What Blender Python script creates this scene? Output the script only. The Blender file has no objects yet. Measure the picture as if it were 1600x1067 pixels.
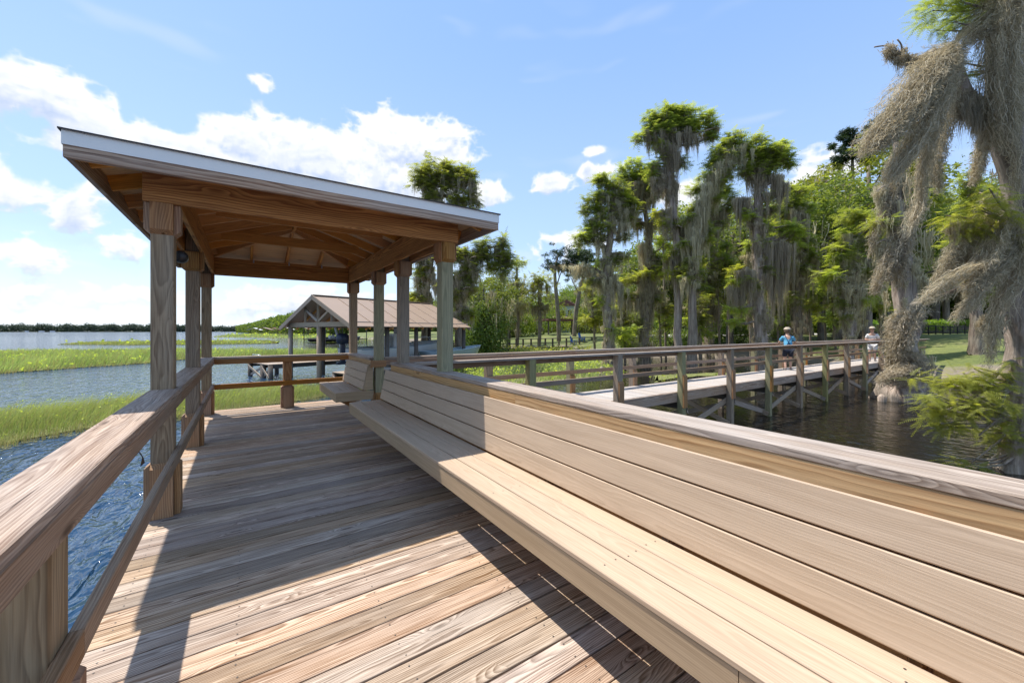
import bpy, math, random
import numpy as np
from mathutils import Vector, Matrix, Quaternion
random.seed(7); rng=np.random.default_rng(11)
S=bpy.context.scene; C=S.collection
# ------------------------------------------------------------------ camera
TH=0.598; CH=1.444; F=618.0; CY=517.2
cT,sT=math.cos(TH),math.sin(TH)
cam=bpy.data.objects.new('camera',bpy.data.cameras.new('camera')); C.objects.link(cam)
cam.location=(0,0,CH); cam.rotation_euler=(math.pi/2,0,-TH)
cam.data.sensor_width=36; cam.data.lens=36*F/1600; cam.data.shift_y=-(533.5-CY)/1600
cam.data.clip_start=.05; cam.data.clip_end=9000
S.camera=cam
def AT(px,d,z=None,py=None):
    """photo column + distance -> point in the place (z given, or from the photo row)"""
    l=(px-800)/F*d
    if z is None: z=CH-(py-CY)*d/F
    return Vector((d*sT+l*cT, d*cT-l*sT, z))
def ONW(px,py,z=-1.1):
    return AT(px,F*(CH-z)/(py-CY),z)
# ------------------------------------------------------------------ node helper
class NT:
    def __init__(s,nt): s.t=nt; s.n=nt.nodes; s.l=nt.links; s.n.clear()
    def __call__(s,ty,props=None,**inp):
        nd=s.n.new(ty)
        for k,v in (props or {}).items(): setattr(nd,k,v)
        for k,v in inp.items():
            k2=int(k[1:]) if k[0]=='i' and k[1:].isdigit() else k.replace('_',' ')
            s.put(nd.inputs[k2],v)
        return nd
    def put(s,sock,v):
        if isinstance(v,bpy.types.Node): v=v.outputs[0]
        if isinstance(v,bpy.types.NodeSocket): s.l.new(v,sock)
        else: sock.default_value=v
    def m(s,op,a,b=0.0,c=None,clamp=False):
        nd=s('ShaderNodeMath',dict(operation=op,use_clamp=clamp),i0=a,i1=b)
        if c is not None: s.put(nd.inputs[2],c)
        return nd.outputs[0]
    def v(s,op,a,b=(0,0,0)):
        nd=s('ShaderNodeVectorMath',dict(operation=op),i0=a)
        if op=='SCALE': s.put(nd.inputs[3],b)
        else: s.put(nd.inputs[1],b)
        return nd.outputs[1] if op in('LENGTH','DOT_PRODUCT','DISTANCE') else nd.outputs[0]
    def noise(s,vec,scale=5,detail=2,rough=.5,dist=0,col=False):
        nd=s('ShaderNodeTexNoise',Scale=scale,Detail=detail,Roughness=rough,Distortion=dist)
        if vec is not None: s.put(nd.inputs['Vector'],vec)
        return nd.outputs[1] if col else nd.outputs[0]
    def mr(s,v,a,b,c=0.,d=1.,smooth=False):
        return s('ShaderNodeMapRange',dict(interpolation_type='SMOOTHSTEP' if smooth else 'LINEAR'),i0=v,i1=a,i2=b,i3=c,i4=d).outputs[0]
    def mix(s,f,a,b,mode='MIX'):
        nd=s('ShaderNodeMix',dict(data_type='RGBA',blend_type=mode)); s.put(nd.inputs[0],f)
        s.put(nd.inputs[6],a if not isinstance(a,tuple) else (*a,1)); s.put(nd.inputs[7],b if not isinstance(b,tuple) else (*b,1))
        return nd.outputs[2]
    def mixf(s,f,a,b):
        return s('ShaderNodeMix',dict(data_type='FLOAT'),i0=f,i2=a,i3=b).outputs[0]
    def out(s,sh): s.l.new(sh.outputs[0] if isinstance(sh,bpy.types.Node) else sh, s('ShaderNodeOutputMaterial').inputs[0])
# ------------------------------------------------------------------ sky and sun
SUN=Vector((-.195,.40,1.0)).normalized()
EL=math.asin(SUN.z); AZ=math.atan2(SUN.x,SUN.y)
w=bpy.data.worlds.new('World'); S.world=w; w.use_nodes=True
k=NT(w.node_tree)
sky=k('ShaderNodeTexSky',dict(sky_type='NISHITA',sun_disc=False,sun_elevation=EL,sun_rotation=AZ,altitude=30,air_density=1.0,dust_density=.7,ozone_density=1.6))
dirv=k('ShaderNodeTexCoord').outputs['Generated']
sx=k('ShaderNodeSeparateXYZ',Vector=dirv)
az=k.m('ARCTAN2',sx.outputs[0],sx.outputs[1]); el=k.m('ARCSINE',sx.outputs[2])
def angs(px,py):
    v=AT(px,1,py=py)-Vector((0,0,CH)); v.normalize(); return math.atan2(v.x,v.y),math.asin(v.z)
SKC=[(2.9,3.5,4.75),(5.35,5.4,5.45),(1.3,1.3,1.35),(3.7,4.45,5.5)]
blobs=[(40,155,150,62,1.05),(130,205,110,45,1),(10,285,130,75,1),(110,335,60,50,.8),(20,390,110,45,.85),(240,235,130,38,1),(310,258,55,28,.85),
 (195,388,52,26,1),(560,265,160,62,1),(625,225,110,55,1),(485,285,70,34,.95),(660,300,90,55,.9),(710,205,38,26,.75),(762,302,34,26,.85),(865,288,42,20,.8),
 (932,268,34,16,.8),(1085,305,80,40,.8),(1270,275,70,40,.75),(890,385,60,35,.75),(415,130,24,18,.6),(490,172,20,16,.55),(925,238,22,10,.45),(1270,178,34,9,.28),
 (1130,230,40,14,.3),(100,458,300,30,.62),(430,470,240,28,.6),(-280,250,240,150,.9)]
_g=np.random.default_rng(5).random((48,48,48)).astype(np.float32)
def vnoise(P,sc,seed):
    q=P*sc+seed*7.31; i=np.floor(q).astype(np.int32); f=q-i; f=f*f*(3-2*f); i%=48; j=(i+1)%48
    x0,y0,z0=i[...,0],i[...,1],i[...,2]; x1,y1,z1=j[...,0],j[...,1],j[...,2]; fx,fy,fz=f[...,0],f[...,1],f[...,2]
    L=lambda a,b,t:a+(b-a)*t
    return L(L(L(_g[x0,y0,z0],_g[x1,y0,z0],fx),L(_g[x0,y1,z0],_g[x1,y1,z0],fx),fy),L(L(_g[x0,y0,z1],_g[x1,y0,z1],fx),L(_g[x0,y1,z1],_g[x1,y1,z1],fx),fy),fz)
CWn,CHn=2880,720
aa,ee=np.meshgrid((np.arange(CWn)+.5)/CWn*2*np.pi-np.pi,(np.arange(CHn)+.5)/CHn*np.pi/2)
aa=aa.astype(np.float32); ee=ee.astype(np.float32)
D3=np.stack([np.sin(aa)*np.cos(ee),np.cos(aa)*np.cos(ee),np.sin(ee)*1.35],-1)
wp=np.stack([vnoise(D3,7,i) for i in(1,2,3)],-1)-.5
Dw=D3+wp*.05
n=np.zeros_like(aa); amp=1;tot=0
for o_ in range(7):
    v_=vnoise(Dw,6.5*2.07**o_,10+o_); n+=amp*(1-np.abs(2*v_-1) if o_>0 else v_); tot+=amp; amp*=.56
n/=tot; n=(n-n.mean())/n.std()*.17
msk=np.zeros_like(aa)
for (px,py,rx,ry,wt) in blobs:
    a0,e0=angs(px,py); a1,_=angs(px+rx,py); _,e1=angs(px,py-ry)
    q=((aa-a0)/abs(a1-a0))**2+((ee-e0)/max(abs(e1-e0),.01))**2
    msk=np.maximum(msk,wt*np.exp(-.8*q))
gen=np.clip((vnoise(D3,3.2,30)-.45)/.25,0,1)*np.clip(1.15-ee*.9,0,.9)
msk=np.where(np.abs(aa-TH)>1.02,np.maximum(msk,gen),msk)
rawd=msk*1.06+n*1.4*np.clip(msk*2.2+.25,0,1)
sm=lambda x:np.clip(x,0,1)**2*(3-2*np.clip(x,0,1))
cd=sm((rawd-.40)/.30)
thick=np.clip(rawd-.35,0,1)
def shiftv(a,k_): b_=np.empty_like(a); b_[:-k_]=a[k_:]; b_[-k_:]=a[-1:]; return b_
lit=.55+1.5*(thick-shiftv(thick,7))+.8*(thick-shiftv(thick,18))
deep=np.clip((thick-.35)*1.1,0,.6)*vnoise(D3,4.5,41)*1.6
cs=np.clip(np.clip(lit,.0,1)*1.05+.18-deep*1.5,0,1)
wisp=sm((vnoise(D3*np.array([1,1,3.5],np.float32),4,50)*.5+vnoise(Dw*np.array([1,1,3.5],np.float32),11,51)*.35+vnoise(Dw*np.array([1,1,3],np.float32),26,52)*.15-.56)/.25)*.28
cd=np.maximum(cd,wisp*np.clip(1.2-ee,0,1))
img=bpy.data.images.new('cloud_map',CWn,CHn,float_buffer=True,alpha=False); img.colorspace_settings.name='Non-Color'
buf=np.ones((CHn,CWn,4),np.float32); buf[...,0]=cd; buf[...,1]=cs; buf[...,2]=0
img.pixels.foreach_set(buf.ravel()); img.pack()
uvw=k('ShaderNodeCombineXYZ',i0=k.m('ADD',k.m('MULTIPLY',az,1/(2*math.pi)),.5),i1=k.m('MAXIMUM',k.m('MULTIPLY',el,2/math.pi),.001))
ti=k('ShaderNodeTexImage',Vector=uvw); ti.image=img; ti.extension='EXTEND'
cc=k('ShaderNodeSeparateColor',Color=ti.outputs[0])
ccol=k.mix(cc.outputs[1],SKC[0],SKC[1])
base=k.mix(1.0,sky.outputs[0],SKC[2],'MULTIPLY')
clear=k.mix(k.mr(el,.02,.22,0,1,True),SKC[3],k.mix(k.mr(el,.15,.75,0,1,True),(2.55,3.6,5.4),(1.5,2.65,4.85)))
base=k.mix(.72,base,clear)
allc=k.mix(k.m('MULTIPLY',cc.outputs[0],.97),base,ccol)
bg=k('ShaderNodeBackground',Color=allc,Strength=.15)
k.l.new(bg.outputs[0],k('ShaderNodeOutputWorld').inputs[0])
sl=bpy.data.lights.new('sun','SUN'); sl.energy=5.0; sl.angle=math.radians(.53); sl.color=(1,.955,.89)
so=bpy.data.objects.new('sun',sl); C.objects.link(so); so.rotation_euler=SUN.to_track_quat('Z','Y').to_euler()
V=S.view_settings; V.view_transform='Standard'; V.look='None'; V.gamma=1; V.use_curve_mapping=False; V.exposure=.44
S.cycles.max_bounces=8; S.cycles.transparent_max_bounces=8
# ------------------------------------------------------------------ object helpers
WM={}
def place(o,M,parent=None):
    if o.name not in C.objects: C.objects.link(o)
    if parent is not None:
        o.parent=parent; o.matrix_basis=WM[parent.name].inverted()@M
    else: o.matrix_basis=M
    WM[o.name]=M
    return o
def tag(o,label=None,cat=None,group=None,kind=None):
    if label:o['label']=label
    if cat:o['category']=cat
    if group:o['group']=group
    if kind:o['kind']=kind
    return o
def thing(name,loc,label,cat,group=None,rz=0,kind=None):
    o=bpy.data.objects.new(name,None); o.empty_display_size=.2
    place(o,Matrix.Translation(Vector(loc))@Matrix.Rotation(rz,4,'Z')); return tag(o,label,cat,group,kind)
def new_mesh(verts,faces):
    me=bpy.data.meshes.new('m'); me.from_pydata([tuple(v) for v in verts],[],faces); me.update(); return me
def quad_mesh(V4,tint=None,smooth=False):
    n=len(V4); k4=V4.shape[1]
    me=bpy.data.meshes.new('m'); me.vertices.add(n*k4); me.vertices.foreach_set('co',V4.reshape(-1).astype(np.float32))
    me.loops.add(n*k4); me.loops.foreach_set('vertex_index',np.arange(n*k4,dtype=np.int32))
    me.polygons.add(n); me.polygons.foreach_set('loop_start',np.arange(0,n*k4,k4,dtype=np.int32))
    me.update(calc_edges=True)
    if tint is not None:
        a=me.attributes.new('tint','FLOAT','POINT'); a.data.foreach_set('value',np.repeat(tint,k4).astype(np.float32))
    return me
def obj(name,me,mat,parent=None,M=None,kind=None,label=None):
    o=bpy.data.objects.new(name,me)
    if mat is not None and len(me.materials)==0: me.materials.append(mat)
    if kind:o['kind']=kind
    if label:o['label']=label
    return place(o,M if M is not None else Matrix.Identity(4),parent)
_cache={}
def box_mesh(L,w,h,bev,mat):
    key=(round(L,3),round(w,4),round(h,4),bev,mat.name)
    if key in _cache: return _cache[key]
    b=min(bev,w*.3,h*.3)
    pr=[(-w/2+b,-h/2),(w/2-b,-h/2),(w/2,-h/2+b),(w/2,h/2-b),(w/2-b,h/2),(-w/2+b,h/2),(-w/2,h/2-b),(-w/2,-h/2+b)]
    vs=[(-L/2,y,z) for y,z in pr]+[(L/2,y,z) for y,z in pr]
    fs=[(i,(i+1)%8,8+(i+1)%8,8+i)[::-1] for i in range(8)]+[tuple(range(8)),tuple(range(15,7,-1))]
    me=new_mesh(vs,fs); me.materials.append(mat); _cache[key]=me; return me
def lumber(name,p0,p1,w,h,mat,parent,up=(0,0,1),bev=.004,roll=0,label=None):
    """a sawn piece from p0 to p1; local X runs along the grain"""
    p0=Vector(p0);p1=Vector(p1); x=(p1-p0); L=x.length; x.normalize(); up=Vector(up)
    if abs(x.dot(up))>.98: up=Vector((0,1,0))
    y=up.cross(x).normalized(); z=x.cross(y)
    M=Matrix((( x.x,y.x,z.x,0),(x.y,y.y,z.y,0),(x.z,y.z,z.z,0),(0,0,0,1)))
    M=Matrix.Translation((p0+p1)/2)@M
    return obj(name,box_mesh(L,w,h,bev,mat),None,parent,M,label=label)
def prism(name,pts,axis_vec,mat,parent=None,kind=None):
    """polygon pts extruded by axis_vec"""
    a=Vector(axis_vec); n=len(pts); vs=[Vector(p) for p in pts]; vs+= [v+a for v in vs]
    fs=[tuple(range(n-1,-1,-1)),tuple(range(n,2*n))]+[(i,(i+1)%n,n+(i+1)%n,n+i) for i in range(n)]
    c=sum(vs,Vector())/len(vs); me=new_mesh([v-c for v in vs],fs)
    import bmesh
    bm=bmesh.new(); bm.from_mesh(me); bmesh.ops.recalc_face_normals(bm,faces=bm.faces); bm.to_mesh(me); bm.free()
    return obj(name,me,mat,parent,Matrix.Translation(c),kind)
class MB:
    def __init__(s): s.v=[]; s.f=[]
    def tube(s,pts,rad,sides=8,flute=None,cap=True):
        pts=[Vector(p) for p in pts]; n0=len(s.v); n=len(pts)
        t=(pts[1]-pts[0]).normalized(); ref=Vector((1,0,0)) if abs(t.x)<.8 else Vector((0,1,0))
        u=t.cross(ref).normalized()
        for i,p in enumerate(pts):
            t=(pts[min(i+1,n-1)]-pts[max(i-1,0)]).normalized()
            u=(u-t*u.dot(t)).normalized(); w_=t.cross(u)
            r=rad[i] if hasattr(rad,'__len__') else rad
            for j in range(sides):
                a=2*math.pi*j/sides; rr=r*(flute(i,a) if flute else 1)
                s.v.append(p+(u*math.cos(a)+w_*math.sin(a))*rr)
        for i in range(n-1):
            for j in range(sides):
                a=n0+i*sides+j; b=n0+i*sides+(j+1)%sides
                s.f.append((a,b,b+sides,a+sides))
        if cap:
            s.f.append(tuple(range(n0+sides-1,n0-1,-1))); s.f.append(tuple(range(n0+(n-1)*sides,n0+n*sides)))
    def box(s,c,sz,rz=0):
        n0=len(s.v); M=Matrix.Rotation(rz,3,'Z'); c=Vector(c)
        for dz in(-.5,.5):
            for dx,dy in((-.5,-.5),(.5,-.5),(.5,.5),(-.5,.5)): s.v.append(c+M@Vector((dx*sz[0],dy*sz[1],dz*sz[2])))
        s.f+=[tuple(n0+i for i in q) for q in((3,2,1,0),(4,5,6,7),(0,1,5,4),(1,2,6,5),(2,3,7,6),(3,0,4,7))]
    def poly(s,pts): n0=len(s.v); s.v+=[Vector(p) for p in pts]; s.f.append(tuple(range(n0,n0+len(pts))))
    def build(s,name,mat,parent=None,smooth=False,kind=None,origin=None,label=None):
        c=Vector(origin) if origin is not None else sum(s.v,Vector())/len(s.v)
        me=new_mesh([v-c for v in s.v],s.f)
        if smooth: me.polygons.foreach_set('use_smooth',[True]*len(me.polygons))
        return obj(name,me,mat,parent,Matrix.Translation(c),kind,label)
# ------------------------------------------------------------------ materials
def wood(name,light,dark,grey=(.36,.33,.30),greyamt=.35,ring=.6,freq=95,knots=.8,rough=.72,var=.22,bump=.5,fibre=.5,hv=1.,crk=.55):
    m=bpy.data.materials.new(name); m.use_nodes=True; k=NT(m.node_tree)
    o=k('ShaderNodeTexCoord').outputs['Object']; rnd=k('ShaderNodeObjectInfo').outputs['Random']
    r2=k.m('FRACT',k.m('MULTIPLY',rnd,17.37)); r3=k.m('FRACT',k.m('MULTIPLY',rnd,53.91))
    off=k('ShaderNodeCombineXYZ',i0=k.m('MULTIPLY',rnd,41.),i1=k.m('MULTIPLY',k.m('SUBTRACT',r2,.5),.16),i2=k.m('MULTIPLY',k.m('ADD',r3,.25),-.07)).outputs[0]
    p=k.v('ADD',o,off)
    ps=k.v('MULTIPLY',p,(1.1,4.5,4.5))
    wn=k.v('MULTIPLY',k.v('SUBTRACT',k.noise(ps,1,3,.5,col=True),(.5,.5,.5)),(0,.075,.075))
    # knots
    vor=k('ShaderNodeTexVoronoi',Vector=k.v('MULTIPLY',p,(1.9,8.5,8.5)),Scale=1.0,Randomness=1.0)
    keep=k.m('GREATER_THAN',k('ShaderNodeSeparateColor',Color=vor.outputs['Color']).outputs[0],1-.34*knots)
    kd=vor.outputs['Distance']
    kf=k.m('MULTIPLY',k.m('EXPONENT',k.m('MULTIPLY',k.m('MULTIPLY',kd,kd),-16.)),keep)
    r=k.v('LENGTH',k.v('MULTIPLY',k.v('ADD',p,wn),(0,1,1)))
    r=k.m('ADD',r,k.m('MULTIPLY',kf,.055)); r=k.m('ADD',r,k.m('MULTIPLY',k.noise(k.v('MULTIPLY',p,(.9,.1,.1)),1,1),.05))
    ph=k.m('FRACT',k.m('MULTIPLY',r,freq))
    ringv=k.m('MULTIPLY',k.mr(ph,.15,.86,0,1),k.mr(ph,.86,1.0,1,0))
    fib=k.noise(k.v('MULTIPLY',p,(3.,130.,130.)),1,4,.65)
    fib2=k.noise(k.v('MULTIPLY',p,(1.3,28.,28.)),1,3,.6)
    f=k.m('ADD',k.m('MULTIPLY',ringv,ring),k.m('MULTIPLY',k.mr(fib,.3,.7),fibre)); 
    f=k.m('ADD',k.m('MULTIPLY',f,.8),k.m('MULTIPLY',k.mr(fib2,.35,.65),.4*fibre),clamp=True)
    col=k.mix(f,light,dark)
    gm=k.mr(k.noise(k.v('MULTIPLY',p,(.9,7,7)),1,4,.6),.36,.68,0,1)
    col=k.mix(k.m('MULTIPLY',gm,greyamt),col,k.mix(f,grey,tuple(c*.55 for c in grey)))
    kc=k.mr(kd,.14,.05,0,1); kc=k.m('MULTIPLY',kc,keep)
    col=k.mix(k.m('MULTIPLY',kc,.75),col,tuple(c*.35 for c in dark))
    crack=k.mr(k.noise(k.v('MULTIPLY',p,(1.5,85.,85.)),1,3,.6),.655,.70,0,1)
    col=k.mix(k.m('MULTIPLY',crack,crk),col,tuple(c*.22 for c in dark))
    br=k.m('ADD',1-var/2,k.m('MULTIPLY',r3,var))
    hs=k('ShaderNodeHueSaturation',Hue=k.m('ADD',.5-.006*hv,k.m('MULTIPLY',r2,.012*hv)),Saturation=k.m('ADD',1-.22*hv,k.m('MULTIPLY',rnd,.44*hv)),Value=br,Color=col)
    h=k.m('ADD',k.m('MULTIPLY',fib,.6),k.m('ADD',k.m('MULTIPLY',ringv,.25),k.m('MULTIPLY',crack,-.8)))
    bp=k('ShaderNodeBump',Strength=bump,Distance=.0025,Height=h)
    k.out(k('ShaderNodeBsdfPrincipled',Base_Color=hs,Roughness=rough,Normal=bp)); m.node_tree.nodes['Principled BSDF'].inputs['Specular IOR Level'].default_value=.25
    return m
def plain(name,col,rough=.6,metal=0,noise=.12,scale=8,bump=0,spec=.4,emit=None):
    m=bpy.data.materials.new(name); m.use_nodes=True; k=NT(m.node_tree)
    o=k('ShaderNodeTexCoord').outputs['Object']
    n=k.noise(o,scale,4,.6); c=k.mix(n,tuple(x*(1-noise) for x in col),tuple(min(1,x*(1+noise)) for x in col))
    b=k('ShaderNodeBsdfPrincipled',Base_Color=c,Roughness=rough,Metallic=metal); b.inputs['Specular IOR Level'].default_value=spec
    if bump: k.put(b.inputs['Normal'],k('ShaderNodeBump',Strength=bump,Distance=.02,Height=k.noise(o,scale*3,5,.6)))
    k.out(b); return m
def leaf(name,a,b,trans=.45,gloss=.35,tr=None):
    m=bpy.data.materials.new(name); m.use_nodes=True; k=NT(m.node_tree)
    t=k('ShaderNodeAttribute',dict(attribute_name='tint')).outputs['Fac']; rnd=k('ShaderNodeObjectInfo').outputs['Random']
    c=k.mix(t,a,b); c=k('ShaderNodeHueSaturation',Hue=k.m('ADD',.485,k.m('MULTIPLY',rnd,.03)),Value=k.m('ADD',.85,k.m('MULTIPLY',rnd,.3)),Color=c)
    tc=k.mix(1.,c.outputs[0],tr or (1.5,1.45,.6),'MULTIPLY')
    d=k('ShaderNodeBsdfPrincipled',Base_Color=c,Roughness=.55); d.inputs['Specular IOR Level'].default_value=gloss
    k.out(k('ShaderNodeMixShader',i0=trans,i1=d,i2=k('ShaderNodeBsdfTranslucent',Color=tc)))
    return m
M_deck=wood('deck_wood',(.74,.57,.42),(.17,.095,.048),(.47,.39,.32),.5,ring=.68,freq=120,knots=1.0,var=.5,bump=.8,fibre=.75,crk=.8)
M_deckw=wood('walk_wood',(.48,.41,.34),(.33,.27,.22),(.52,.49,.46),.8,ring=.4,freq=85,knots=.5,var=.2)
M_cap=wood('weathered_rail_wood',(.56,.45,.35),(.19,.125,.085),(.50,.44,.39),.65,ring=.5,freq=110,knots=.5,var=.12,bump=1.,fibre=.8,crk=.8)
M_rail=wood('rail_side_wood',(.43,.29,.19),(.18,.10,.055),(.38,.31,.24),.5,ring=.55,freq=105,knots=.5,var=.15,fibre=.7,crk=.7,bump=.8)
M_post=wood('post_wood',(.44,.33,.21),(.17,.11,.065),(.38,.32,.24),.55,ring=.55,freq=100,knots=.7,var=.12,fibre=.7,crk=.7,bump=.7)
M_postg=wood('green_treated_post_wood',(.39,.345,.17),(.16,.15,.065),(.36,.33,.19),.6,ring=.55,freq=90,knots=.35,var=.1,bump=.6)
M_wrap=wood('post_wrap_wood',(.47,.26,.12),(.22,.10,.04),(.38,.28,.19),.35,ring=.8,freq=70,knots=.3,var=.12)
M_beam=wood('amber_beam_wood',(.72,.35,.10),(.24,.085,.02),(.44,.23,.075),.25,ring=.75,fibre=.7,freq=60,knots=1.2,var=.12,hv=.25,bump=.4)
M_raft=wood('rafter_wood',(.78,.38,.11),(.34,.13,.035),(.45,.25,.1),.15,ring=.4,freq=70,knots=.5,var=.15,hv=.4,bump=.4)
M_ply=wood('roof_plywood',(.86,.52,.20),(.50,.25,.08),(.45,.28,.13),.35,ring=.35,freq=22,knots=1.4,var=.1,bump=.3)
M_fasc=wood('fascia_wood',(.64,.49,.35),(.28,.175,.11),(.58,.50,.42),.6,ring=.9,freq=50,knots=1.0,var=.05,fibre=.7,crk=.7,bump=.6)
M_back=wood('rail_backing_wood',(.74,.47,.21),(.36,.18,.06),(.50,.38,.26),.2,ring=.7,freq=48,knots=1.3,var=.05,hv=.3,bump=.5)
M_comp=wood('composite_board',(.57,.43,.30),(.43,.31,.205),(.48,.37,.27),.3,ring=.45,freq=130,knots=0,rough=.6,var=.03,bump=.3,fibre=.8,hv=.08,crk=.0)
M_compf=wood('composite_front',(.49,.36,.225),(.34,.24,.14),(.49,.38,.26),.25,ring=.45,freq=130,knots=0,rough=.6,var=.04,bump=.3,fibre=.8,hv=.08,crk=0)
M_dark=wood('old_dock_wood',(.15,.125,.10),(.06,.045,.035),(.16,.15,.14),.5,ring=.4,freq=50,knots=.3,var=.25)
M_grey=wood('boathouse_wood',(.46,.36,.27),(.22,.16,.11),(.42,.36,.30),.5,ring=.4,freq=40,knots=.3,var=.2)
M_white=plain('white_aluminium',(.80,.80,.77),.45,noise=.03)
M_shing=plain('shingle',(.055,.052,.05),.9,noise=.3,scale=40)
M_metalroof=plain('tan_metal_roof',(.31,.22,.155),.5,noise=.08,scale=1.2)
M_screw=plain('screw_steel',(.10,.085,.075),.5,metal=.6)
M_galv=plain('galvanised_steel',(.42,.42,.43),.4,metal=.8)
M_black=plain('black_metal',(.02,.02,.022),.45)
def barkm(name,a,b,zs=.6,fs=9):
    m=bpy.data.materials.new(name); m.use_nodes=True; k=NT(m.node_tree)
    o=k('ShaderNodeTexCoord').outputs['Object']; q=k.v('MULTIPLY',o,(fs,fs,zs)); q=k.v('ADD',q,k.v('SCALE',k.noise(o,1.5,3,col=True),1.2))
    n=k.noise(q,1,5,.65); n2=k.noise(o,1.1,4,.6); f=k.mr(n,.35,.65)
    c=k.mix(f,b,a); c=k.mix(k.m('MULTIPLY',k.mr(n2,.4,.7),.35),c,(.30,.31,.24))
    bb=k('ShaderNodeBsdfPrincipled',Base_Color=c,Roughness=.92,Normal=k('ShaderNodeBump',Strength=1.,Distance=.05,Height=n)); bb.inputs['Specular IOR Level'].default_value=.1
    k.out(bb); return m
M_bark=barkm('cypress_bark',(.36,.285,.22),(.11,.08,.06))
M_bark2=barkm('pale_bark',(.52,.42,.34),(.17,.125,.095))
M_oakbark=barkm('oak_bark',(.20,.165,.135),(.06,.048,.04))
M_bark3=None
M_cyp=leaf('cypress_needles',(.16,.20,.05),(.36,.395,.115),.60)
M_cypb=leaf('sun_tinted_cypress_needles',(.30,.37,.06),(.52,.57,.14),.6,tr=(1.25,1.2,.55))  # lighter copy of the needles, sunlit brightness put into the colour
M_oak=leaf('oak_leaves',(.085,.135,.03),(.25,.31,.08),.52,.5)
M_oaky=leaf('yellow_green_leaves',(.12,.165,.025),(.26,.29,.05),.5)
M_pine=leaf('pine_needles',(.02,.045,.018),(.05,.085,.03),.25)
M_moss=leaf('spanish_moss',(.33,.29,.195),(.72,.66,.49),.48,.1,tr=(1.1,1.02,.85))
M_mossw=leaf('swept_moss_fibre',(.32,.28,.185),(.74,.66,.49),.42,.1,tr=(1.1,1.02,.85))  # for the swept strands, nearly the tone of the hanging moss
M_far=leaf('far_foliage',(.075,.12,.035),(.20,.26,.07),.45,.1)
M_farb=leaf('distant_foliage',(.05,.078,.06),(.085,.115,.085),.15,.1)
M_reed=leaf('marsh_grass',(.14,.205,.05),(.38,.45,.19),.42,.3,tr=(1.3,1.25,.7))
M_reedd=leaf('dry_marsh_grass',(.19,.17,.075),(.42,.40,.20),.35,.3,tr=(1.2,1.1,.7))
M_hedge=leaf('hedge_leaves',(.14,.25,.03),(.30,.43,.07),.45,.4)
# water
mw=bpy.data.materials.new('lake_water'); mw.use_nodes=True; k=NT(mw.node_tree)
o=k('ShaderNodeTexCoord').outputs['Object']
rot=k('ShaderNodeMapping',Vector=o); rot.inputs['Rotation'].default_value=(0,0,.45); rot.inputs['Scale'].default_value=(2.6,1,1)
a=k.noise(rot.outputs[0],1.9,2,.5,.9); b=k.noise(rot.outputs[0],6.,2,.5,.6); c=k.noise(o,.5,2)
sxyz=k('ShaderNodeSeparateXYZ',Vector=o)
shel=k.mr(sxyz.outputs[0],2.5,8.,1.,.22,True)     # sheltered cove right of the dock is calmer
hh=k.m('ADD',k.m('MULTIPLY',a,.85),k.m('MULTIPLY',b,.13)); big=k.noise(rot.outputs[0],.55,3,.55,.5); hh=k.m('ADD',hh,k.m('ADD',k.m('MULTIPLY',c,.15),k.m('MULTIPLY',big,1.0)))
bp=k('ShaderNodeBump',Strength=k.m('MULTIPLY',shel,1.0),Distance=.16,Height=hh)
wc=k.mix(k.mr(sxyz.outputs[0],2.,9.,0,1,True),(.012,.043,.092),(.010,.008,.005))
pb=k('ShaderNodeBsdfPrincipled',Base_Color=wc,Roughness=.06,IOR=1.40,Normal=bp); pb.inputs['Specular IOR Level'].default_value=.6
k.out(pb)
# lawn / earth
ml=bpy.data.materials.new('lawn_and_bank'); ml.use_nodes=True; k=NT(ml.node_tree)
o=k('ShaderNodeTexCoord').outputs['Object']; z=k('ShaderNodeSeparateXYZ',Vector=o).outputs[2]
g=k.mix(k.mr(k.noise(o,.25,5,.6),.35,.65),(.07,.10,.02),(.20,.215,.05)); g=k.mix(k.m('MULTIPLY',k.mr(k.noise(o,5,5,.75),.4,.6),.55),g,(.05,.075,.018))
e=k.mix(k.noise(o,3,5,.7),(.13,.10,.07),(.30,.25,.19))
lf=k.mr(k.m('ADD',z,k.m('MULTIPLY',k.m('SUBTRACT',k.noise(o,.35,4,.6),.5),1.6)),-.75,-.35,0,1)
col=k.mix(lf,e,g)
lt=k.mr(k.noise(o,.12,4,.6),.60,.70); col=k.mix(k.m('MULTIPLY',lt,.5),col,(.25,.19,.12))
k.out(k('ShaderNodeBsdfPrincipled',Base_Color=col,Roughness=.9,Normal=k('ShaderNodeBump',Strength=.6,Distance=.05,Height=k.noise(o,14,4,.7))))
# ------------------------------------------------------------------ water and land
WZ=-1.1
me=new_mesh([(-5000,-3000,0),(5000,-3000,0),(5000,5000,0),(-5000,5000,0)],[(0,1,2,3)])
tag(obj('lake_water',me,mw,None,Matrix.Translation((0,0,WZ))),kind='structure')
shore=np.array([(90,-140),(50,-50),(38,-15),(31.5,-2),(31,5),(35.5,11),(40,17),(36,22),(30.5,24.5),(29,29),(32.5,38),(26,49),(30,66),(34,90),(30,128),(44,240),(70,420),(60,900)],float)
def sdist(P):
    """distance to the shoreline, positive inland (to the right of it)"""
    best=np.full(len(P),1e9); sg=np.ones(len(P))
    for a,b in zip(shore[:-1],shore[1:]):
        ab=b-a; t=np.clip(((P-a)@ab)/(ab@ab),0,1); q=a+t[:,None]*ab; d=np.hypot(*(P-q).T)
        cr=ab[0]*(P[:,1]-a[1])-ab[1]*(P[:,0]-a[0]); up=d<best-1e-9
        sg=np.where(up,np.where(cr<0,1,-1),sg); best=np.where(up,d,best)
    return best*sg
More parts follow.
